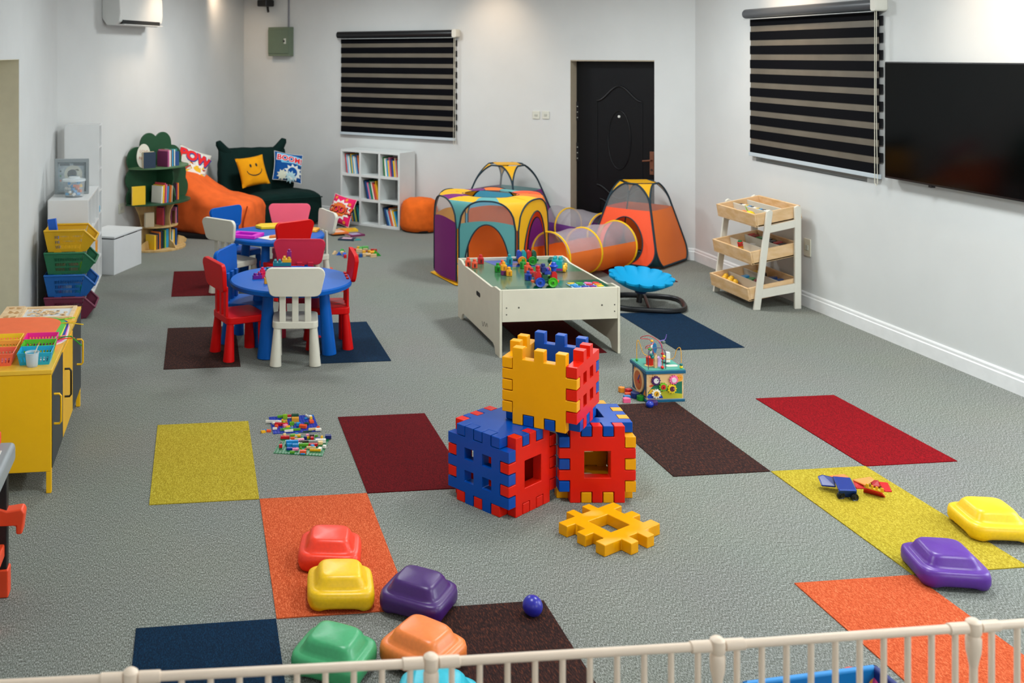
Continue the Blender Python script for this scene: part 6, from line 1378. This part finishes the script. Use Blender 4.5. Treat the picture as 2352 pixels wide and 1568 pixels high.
for i, (c, w_, h, x) in enumerate((('#C8404A', .012, .18, -.045), ('#7A2A5A', .012, .19, -.03), ('#C8404A', .012, .12, .035), ('#8A5A3A', .012, .17, .05), ('#7A2A5A', .016, .175, .066), ('#8A5A3A', .012, .13, .125), ('#D87AA0', .016, .17, .14), ('#16324A', .014, .19, .16))):
    tbook(x, -.155, z3, c, w_, h, .10, '%s book, %s along the upper trunk shelf of the tree bookcase' % (BC[c], ORD[i]))
for i, (c, w_, h, x) in enumerate((('#F0C020', .024, .15, -.20), ('#8A5A3A', .02, .15, -.172), ('#16324A', .016, .16, -.148), ('#E87A2A', .016, .175, -.128), ('#16324A', .02, .185, -.105), ('#111318', .012, .185, -.08), ('#1E7A3A', .014, .18, -.064), ('#B8C84A', .01, .185, -.046), ('#2A9AC8', .034, .195, -.032), ('#0E8A8A', .016, .15, .06), ('#E8E4D8', .014, .17, .08), ('#F0C020', .016, .17, .098), ('#0E4A8A', .024, .18, .125))):
    tbook(x, -.19 if x < .02 else -.165, z4, c, w_, h, .13, '%s book, %s along the bottom of the tree bookcase' % (BC[c], ORD[i]))

# ================================================================== SOFT SEATS
def loft(b, secs, n=28, p=3.2, M=I4):
    """sections: (centre, half width, half height, direction across, direction up); rounded-square rings"""
    rows = []
    vs = []
    for c, hw, hh, ax_, up_ in secs:
        for i in range(n):
            a = 2*pi*i/n; ca, sa = cos(a), sin(a)
            vs.append(Vector(c)+Vector(ax_)*hw*(abs(ca)**(2/p))*(1 if ca > 0 else -1)+Vector(up_)*hh*(abs(sa)**(2/p))*(1 if sa > 0 else -1))
    k_ = len(secs); fs = [(j*n+i, j*n+(i+1) % n, (j+1)*n+(i+1) % n, (j+1)*n+i) for j in range(k_-1) for i in range(n)]+[tuple(range(n))[::-1], tuple(range((k_-1)*n, k_*n))]
    b.add(vs, fs, M)
def wrinkle(o, s=.02, size=.16):
    tx = bpy.data.textures.new('folds', 'CLOUDS'); tx.noise_scale = size; tx.noise_depth = 2
    d = o.modifiers.new('folds', 'DISPLACE'); d.texture = tx; d.strength = s; d.mid_level = .5; d.texture_coords = 'LOCAL'
oc_ = cloth('#E8662A', .3, 7)
# orange lounger: seat in front, back rising to the wall
ob0 = G(500, 545); t = thing('bean_bag_chair', 'orange bean bag lounger between the tree bookcase and the dark green sofa', 'bean bag'); t.matrix_world = T(.41, 5.97, 0) @ RZ(-24) @ Matrix.Diagonal((1.08, .90, 1.06, 1))
b = MB(); Z3 = (0, 0, 1); Yd = (0, 1, 0)
loft(b, [((.50, 0, .19), .20, .12, Yd, Z3), ((.485, 0, .195), .34, .185, Yd, Z3), ((.40, 0, .205), .39, .20, Yd, Z3), ((.22, 0, .215), .40, .212, Yd, Z3), ((.05, 0, .24), .40, .236, Yd, Z3), ((-.08, 0, .28), .40, .275, Yd, Z3), ((-.20, 0, .33), .38, .325, Yd, Z3), ((-.31, 0, .345), .36, .34, Yd, Z3), ((-.40, 0, .335), .32, .30, Yd, Z3), ((-.43, 0, .32), .22, .20, Yd, Z3)], 32, 3.6)
o = b.put('bean_bag_body', oc_, t, sub=2); wrinkle(o, .055, .22)
b = MB(); b.tube([(.48, -.33, .36), (.45, -.37, .2), (.44, -.36, .05)], .008, 6); b.put('seam', cloth('#B03A10'), t)
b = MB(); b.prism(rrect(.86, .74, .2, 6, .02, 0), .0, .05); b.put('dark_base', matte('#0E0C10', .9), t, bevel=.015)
for sy in (-1, 1): b = MB(); b.sph((-.33, sy*.29, .66), .085, 14, 8, (1, 1.0, .8)); b.put('corner_ear', oc_, t)
# dark green double sofa in the corner
SXd = Vector((.933, .36, 0)).normalized(); SYd = Vector((SXd.y, -SXd.x, 0))
dg = cloth('#04231F', .3, 6)
fcR = Vector((1.755, 6.49, 0)); t = thing('bean_bag_sofa', 'dark green bean bag sofa in the far corner with the smiling cushion on it', 'sofa'); Wd_ = .90; Ds = .78
t.matrix_world = FR(fcR-SXd*Wd_/2-SYd*Ds, SXd, -SYd, (0, 0, 1))      # origin at the middle of the back, -y toward the room
X3 = (1, 0, 0)
b = MB(); loft(b, [((0, -Ds+.01, .20), .38, .15, X3, Z3), ((0, -Ds+.03, .20), Wd_/2-.02, .195, X3, Z3), ((0, -Ds+.14, .205), Wd_/2, .205, X3, Z3), ((0, -.45, .20), Wd_/2, .20, X3, Z3), ((0, -.2, .20), Wd_/2-.02, .2, X3, Z3), ((0, -.05, .18), Wd_/2-.06, .18, X3, Z3)], 40, 5)
o = b.put('seat_cushion', dg, t, sub=2); wrinkle(o, .03, .25)
bx0 = -.195
b = MB(); loft(b, [((bx0, -.18, .32), .50, .14, X3, (0, 1, .1)), ((bx0, -.15, .45), .50, .15, X3, (0, 1, .1)), ((bx0, -.10, .65), .47, .135, X3, (0, 1, .1)), ((bx0, -.06, .80), .44, .10, X3, (0, 1, .1)), ((bx0, -.04, .875), .43, .05, X3, (0, 1, .1)), ((bx0, -.035, .89), .42, .02, X3, (0, 1, .1))], 40, 4)
o = b.put('back_cushion', dg, t, sub=2); wrinkle(o, .05, .22)
for sx in (-1, 1): b = MB(); b.tube([(bx0+sx*.30, -.05, .80), (bx0+sx*.38, -.045, .88), (bx0+sx*.435, -.04, .955), (bx0+sx*.445, -.04, .985)], lambda u: .075-.045*u, 12); b.put('corner_ear', dg, t)
b = MB(); b.tube([(-Wd_/2+.05, -Ds-.004, .335), (0, -Ds-.008, .34), (Wd_/2-.05, -Ds-.004, .335)], .008, 6); b.put('piping', dg, t)

# ---- cushions
def cushion(name, label, M, col, s=.40, th=.065, back=None, edge=None):
    t = thing(name, label, 'cushion', group='scatter cushions'); t.matrix_world = M
    def prof(u, v): 
        a, c = 1-abs(2*u-1)**2.4, 1-abs(2*v-1)**2.4; return th*max(0, a*c)**.55
    def pos(u, v):
        x, y = 2*u-1, 2*v-1; pinch = lambda q: 1-.07*(1-q*q)
        return x*pinch(y)*s/2, y*pinch(x)*s/2
    b = MB(); b.grid(lambda u, v: (pos(u, v)[0], pos(u, v)[1], prof(u, v)), 20, 20); b.grid(lambda u, v: (pos(u, v)[0], pos(u, v)[1], -prof(u, v)), 20, 20)
    b.put('cushion_cover', cloth(col, .12, 8), t, ang=80)
    if edge:
        b = MB(); b.tube([Vector((*pos(u, v), 0)) for u, v in [(i/16, 0) for i in range(16)]+[(1, i/16) for i in range(16)]+[(1-i/16, 1) for i in range(16)]+[(0, 1-i/16) for i in range(16)]], .004, 5, True); b.put('piping', matte(edge), t)
    def onface(nm, vs, fs, c, lift):                      # artwork follows the bulge of the cushion
        bm = bmesh.new(); V = [bm.verts.new((v[0], v[1], 0)) for v in vs]
        for f in fs:
            try: bm.faces.new([V[i] for i in f])
            except ValueError: pass
        for _ in range(3):
            es = [e for e in bm.edges if e.calc_length() > s*.07]
            if es: bmesh.ops.subdivide_edges(bm, edges=es, cuts=1)
        bmesh.ops.triangulate(bm, faces=bm.faces)
        bb = MB(); bb.add([(v.co.x, v.co.y, prof(min(1, max(0, v.co.x/s+.5)), min(1, max(0, v.co.y/s+.5)))+lift) for v in bm.verts], [tuple(v.index for v in f.verts) for f in bm.faces] if not bm.verts.index_update() else [])
        bm.free(); return bb.put(nm, matte(c, .8), t, ang=80, recalc=False)
    def word(txt, size, x, y, rot, c, lift, bold=.0, sh=0):
        vs, fs = letters(txt, size, bold, sh); R_ = T(x, y, 0) @ RZ(rot); onface('lettering', [tuple(R_ @ Vector(v))[:2] for v in vs], fs, c, lift)
    def poly(nm, pts_, c, lift): onface(nm, pts_, [tuple(range(len(pts_)))], c, lift)
    return t, word, poly
def facing(c, nrm, up=(0, 0, 1), roll=0):
    n = Vector(nrm).normalized(); x = Vector(up).cross(n).normalized(); y = n.cross(x); return FR(c, x, y, n) @ RZ(roll)
def star(n, r0, r1, cx=0, cy=0, sx=1, sy=1, ph=0): return [(cx+(r1 if i % 2 else r0)*cos(pi*i/n+ph)*sx, cy+(r1 if i % 2 else r0)*sin(pi*i/n+ph)*sy) for i in range(2*n)]
toCam = lambda p, lift=.35: (CAM-Vector(p)).normalized()*1+Vector((0, 0, lift))
pS = AT(580, 393, 12.15); t, word, poly = cushion('scatter_cushion', 'yellow cushion with a smiling face on the dark green sofa', facing(pS, (-SYd)*-1+Vector((0, 0, .42)), roll=6), '#E89C0A', .37)
for sx in (-1, 1): poly('printed_eye', [(sx*.038+.013*cos(2*pi*i/14), .055+.022*sin(2*pi*i/14)) for i in range(14)], '#1A120A', .002)
poly('printed_smile', [(.10*cos(pi+pi*i/18), .0+.075*sin(pi+pi*i/18)) for i in range(19)]+[(.092*cos(2*pi-pi*i/18), .0+.062*sin(2*pi-pi*i/18)) for i in range(19)], '#2A1A08', .002)
pB = AT(661, 384, 12.5); t, word, poly = cushion('scatter_cushion', 'comic cushion reading BOOM! on the dark green sofa', facing(pB, SYd*1+Vector((-.10, 0, .42)), roll=-12), '#0E4E96', .37, edge='#D8DCD6')
poly('printed_puff', star(11, .125, .085, .055, -.075, 1, .85), '#D5DAD4', .0015); poly('printed_puff', star(9, .07, .045, -.08, -.12), '#C9CDB8', .0025); poly('printed_puff', star(9, .075, .045, .03, -.13), '#A8CBD2', .003)
poly('printed_flash', [(-.16, .16), (.17, .13), (.165, .02), (.06, .035), (-.10, .03)], '#6AB4D8', .0022)
word('BOOM!', .10, .004, .086, -5, '#D8ECF4', .0035, .009); word('BOOM!', .10, .004, .086, -5, '#E0121A', .0050, .003)
pP = AT(441, 380, 11.72); t, word, poly = cushion('scatter_cushion', 'white comic cushion reading POW behind the orange bean bag', facing(pP, Vector((.35, -.75, .35)), roll=-24), '#D8D6CC', .40, edge='#B8B4A8')
poly('printed_burst', star(10, .19, .10, .01, -.10, 1, .75), '#A8382A', .0015); poly('printed_flame', star(8, .16, .07, .04, -.10, .9, 1), '#E8B81A', .0025); poly('printed_flame', star(7, .12, .06, .05, -.06), '#E4E2D8', .003); poly('printed_patch', [(-.10, -.19), (.0, -.19), (.0, -.12), (-.08, -.12)], '#1A6AB0', .0032)
word('POW', .16, .0, .075, -4, '#1A3A8A', .004, .016); word('POW', .16, -.004, .08, -4, '#DC1414', .005, .009)
pC = G(786, 520); pC = AT(785, 489, (pC-CAM).dot(Vector((_s, _c, 0)))+.05); pC.z = .185
t, word, poly = cushion('scatter_cushion', 'hot pink comic cushion reading COOL! leaning on the white bookcase', facing(pC, bn*1+Vector((0, 0, .32)), roll=-9), '#EE2468', .34, edge='#F0D0CC')
poly('printed_zigzag', star(13, .168, .125, 0, 0, 1, .76), '#F4F1EA', .0015); poly('printed_burst', star(13, .138, .105, 0, 0, 1, .64), '#F0802A', .0025)
for x, y in ((-.10, .13), (.06, .13), (.12, .09), (.11, -.13), (-.05, -.14)): poly('printed_dot', [(x+.018*cos(2*pi*i/12), y+.018*sin(2*pi*i/12)) for i in range(12)], '#F0902A', .0018)
word('COOL!', .105, .005, -.005, 4, '#2A0808', .004, .006, .15); word('COOL!', .105, .0, .0, 4, '#F0522A', .0055, .003, .15)

# ---- orange pouf
pf = G(968, 533); t = thing('pouf', 'round orange fabric pouf on the carpet beside the white bookcase', 'pouf', (pf.x+.0, pf.y+.09, 0))
b = MB(); b.lathe([(.12, .012), (.20, .02), (.228, .07), (.225, .16), (.212, .27), (.19, .345), (.14, .375), (.05, .385), (0, .385)], 36); o = b.put('pouf_body', cloth('#E8691E', .5, 12), t, ang=80); wrinkle(o, .03, .12)
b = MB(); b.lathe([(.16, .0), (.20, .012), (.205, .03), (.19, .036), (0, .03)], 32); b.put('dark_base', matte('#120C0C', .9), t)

# ================================================================== ON THE CARPET AT THE BACK
FBG = 'books lying on the carpet before the white bookcase'
def flat(px, w_, d_, th, col, rz, lb, z=.0, cover=None):
    p = G(*px); o = addbook(col, th, d_, w_, T(p.x, p.y, z+th) @ RZ(rz) @ RY(90), lb, FBG)
    if cover: b = MB(); b.box(-.0006, 0, d_*.15, d_*.85, w_*.2, w_*.8); b.put('cover_print', plastic(cover), o, smooth=False)
flat((757, 536), .20, .15, .02, '#E87A2A', 10, 'orange book at the chair end of the pile on the carpet', 0, '#F0C0A0')
flat((782, 533), .21, .15, .02, '#F0C020', 4, 'yellow book at the far side of the pile on the carpet', .0, '#E8A02A')
flat((764, 543), .20, .15, .018, '#E87A2A', 14, 'orange book with a pale picture lying in the middle of the pile on the carpet', .021, '#E8C8B0')
flat((805, 545), .19, .14, .02, '#7A2A5A', 22, 'plum and lilac book at the outer end of the pile on the carpet', .0, '#B0A8C8')
flat((776, 552), .18, .13, .018, '#16324A', -22, 'navy book with a pale picture at the near side of the pile', .0, '#C8A8B8')
flat((806, 553), .12, .09, .006, '#0E8A8A', 8, 'thin turquoise booklet poking out of the pile on the carpet', .0)
# wooden building blocks
WBG = 'wooden building blocks scattered on the carpet'
NAT = '#D9BE94'
def wb_(px, kind, col, rz, lb, s=1.0, z=0.0):
    p = G(*px); b = MB(); u = .032*s
    if kind == 'cube': b.box(-u/2, u/2, -u/2, u/2, 0, u)
    elif kind == 'brick': b.box(-u, u, -u/2, u/2, 0, u)
    elif kind == 'plank': b.box(-u*1.5, u*1.5, -u/2, u/2, 0, u*.4)
    elif kind == 'cyl': b.cyl((0, 0, 0), (0, 0, u), u/2, n=16)
    elif kind == 'lying': b.cyl((-u*.8, 0, u/2), (u*.8, 0, u/2), u/2, n=16)
    else: b.prism([(-u, 0), (u, 0), (0, u*1.1)], -u/2, u/2, FR((0, 0, 0), (1, 0, 0), (0, 0, 1), (0, -1, 0)))
    nm = singl(b, 'building_block', wood(NAT, '#C9A878', (3, 3, 3)) if col == NAT else plastic(col), lb, 'building block', WBG, M=T(p.x, p.y, z) @ RZ(rz), bevel=.002)
Zb = lambda x, y: (740+x/15.68, 510+y/15.68)
for x, y, kd, c, rz, lb in ((470, 1150, 'tri', NAT, 30, 'plain wooden triangle block at the chair end of the blocks'), (615, 1185, 'tri', '#0A5AC0', -10, 'blue triangle block beside the plain wooden triangle'), (720, 1080, 'tri', '#3AA040', 40, 'green triangle block just behind the blue ones'), (715, 1170, 'brick', NAT, 70, 'plain wooden brick between the two blue blocks'),
        (800, 1230, 'brick', '#0A62D4', 80, 'bright blue brick standing near the red chair back'), (830, 1290, 'cyl', '#D0101E', 0, 'red round block at the foot of the bright blue brick'), (1160, 1060, 'brick', '#CE101A', 5, 'red brick block behind the plain blocks'), (1160, 1000, 'plank', NAT, 0, 'plain wooden plank behind the red brick block'),
        (1300, 985, 'cyl', '#E0B020', 0, 'yellow round block at the back of the blocks'), (1390, 1000, 'tri', '#2E9A2E', 60, 'green triangle block in the middle of the blocks'), (1330, 1080, 'brick', NAT, -10, 'pale wooden brick in the middle of the blocks'), (1470, 980, 'plank', NAT, -10, 'plain wooden plank at the far side of the blocks'),
        (1550, 975, 'brick', '#5CB05A', 5, 'light green brick at the far side of the blocks'), (1530, 1060, 'plank', '#A84418', -8, 'rust brown plank block in the middle of the blocks'), (1200, 1230, 'cyl', NAT, 0, 'plain wooden round block near the red chair back'), (1290, 1250, 'cube', '#A88A66', 8, 'tan wooden cube in the front row of the blocks'),
        (1385, 1260, 'cube', '#0C4E96', 0, 'dark blue cube in the front row of the blocks'), (1505, 1130, 'cube', '#F0AE30', 0, 'orange yellow cube behind the front row of the blocks'), (1510, 1240, 'cube', NAT, 4, 'plain wooden cube next to the dark blue cube'), (1660, 1225, 'lying', NAT, -10, 'plain wooden roller lying in the front row of the blocks'),
        (1700, 1120, 'cyl', '#E0AC10', 0, 'yellow round block near the red brick at the outer end'), (1790, 1140, 'lying', '#EDA62A', 20, 'orange yellow roller behind the front row of the blocks'), (1860, 1080, 'brick', '#B8101A', -24, 'dark red brick at the outer end of the blocks'), (1840, 1265, 'brick', NAT, 6, 'plain wooden brick at the end of the front row of blocks'),
        (2010, 1210, 'tri', '#1E9A2E', -4, 'green triangle block at the outer end of the blocks'), (1900, 1130, 'tri', '#3AAA2A', 14, 'lime green triangle block behind the green one')):
    wb_(Zb(x, y), kd, c, rz, lb)
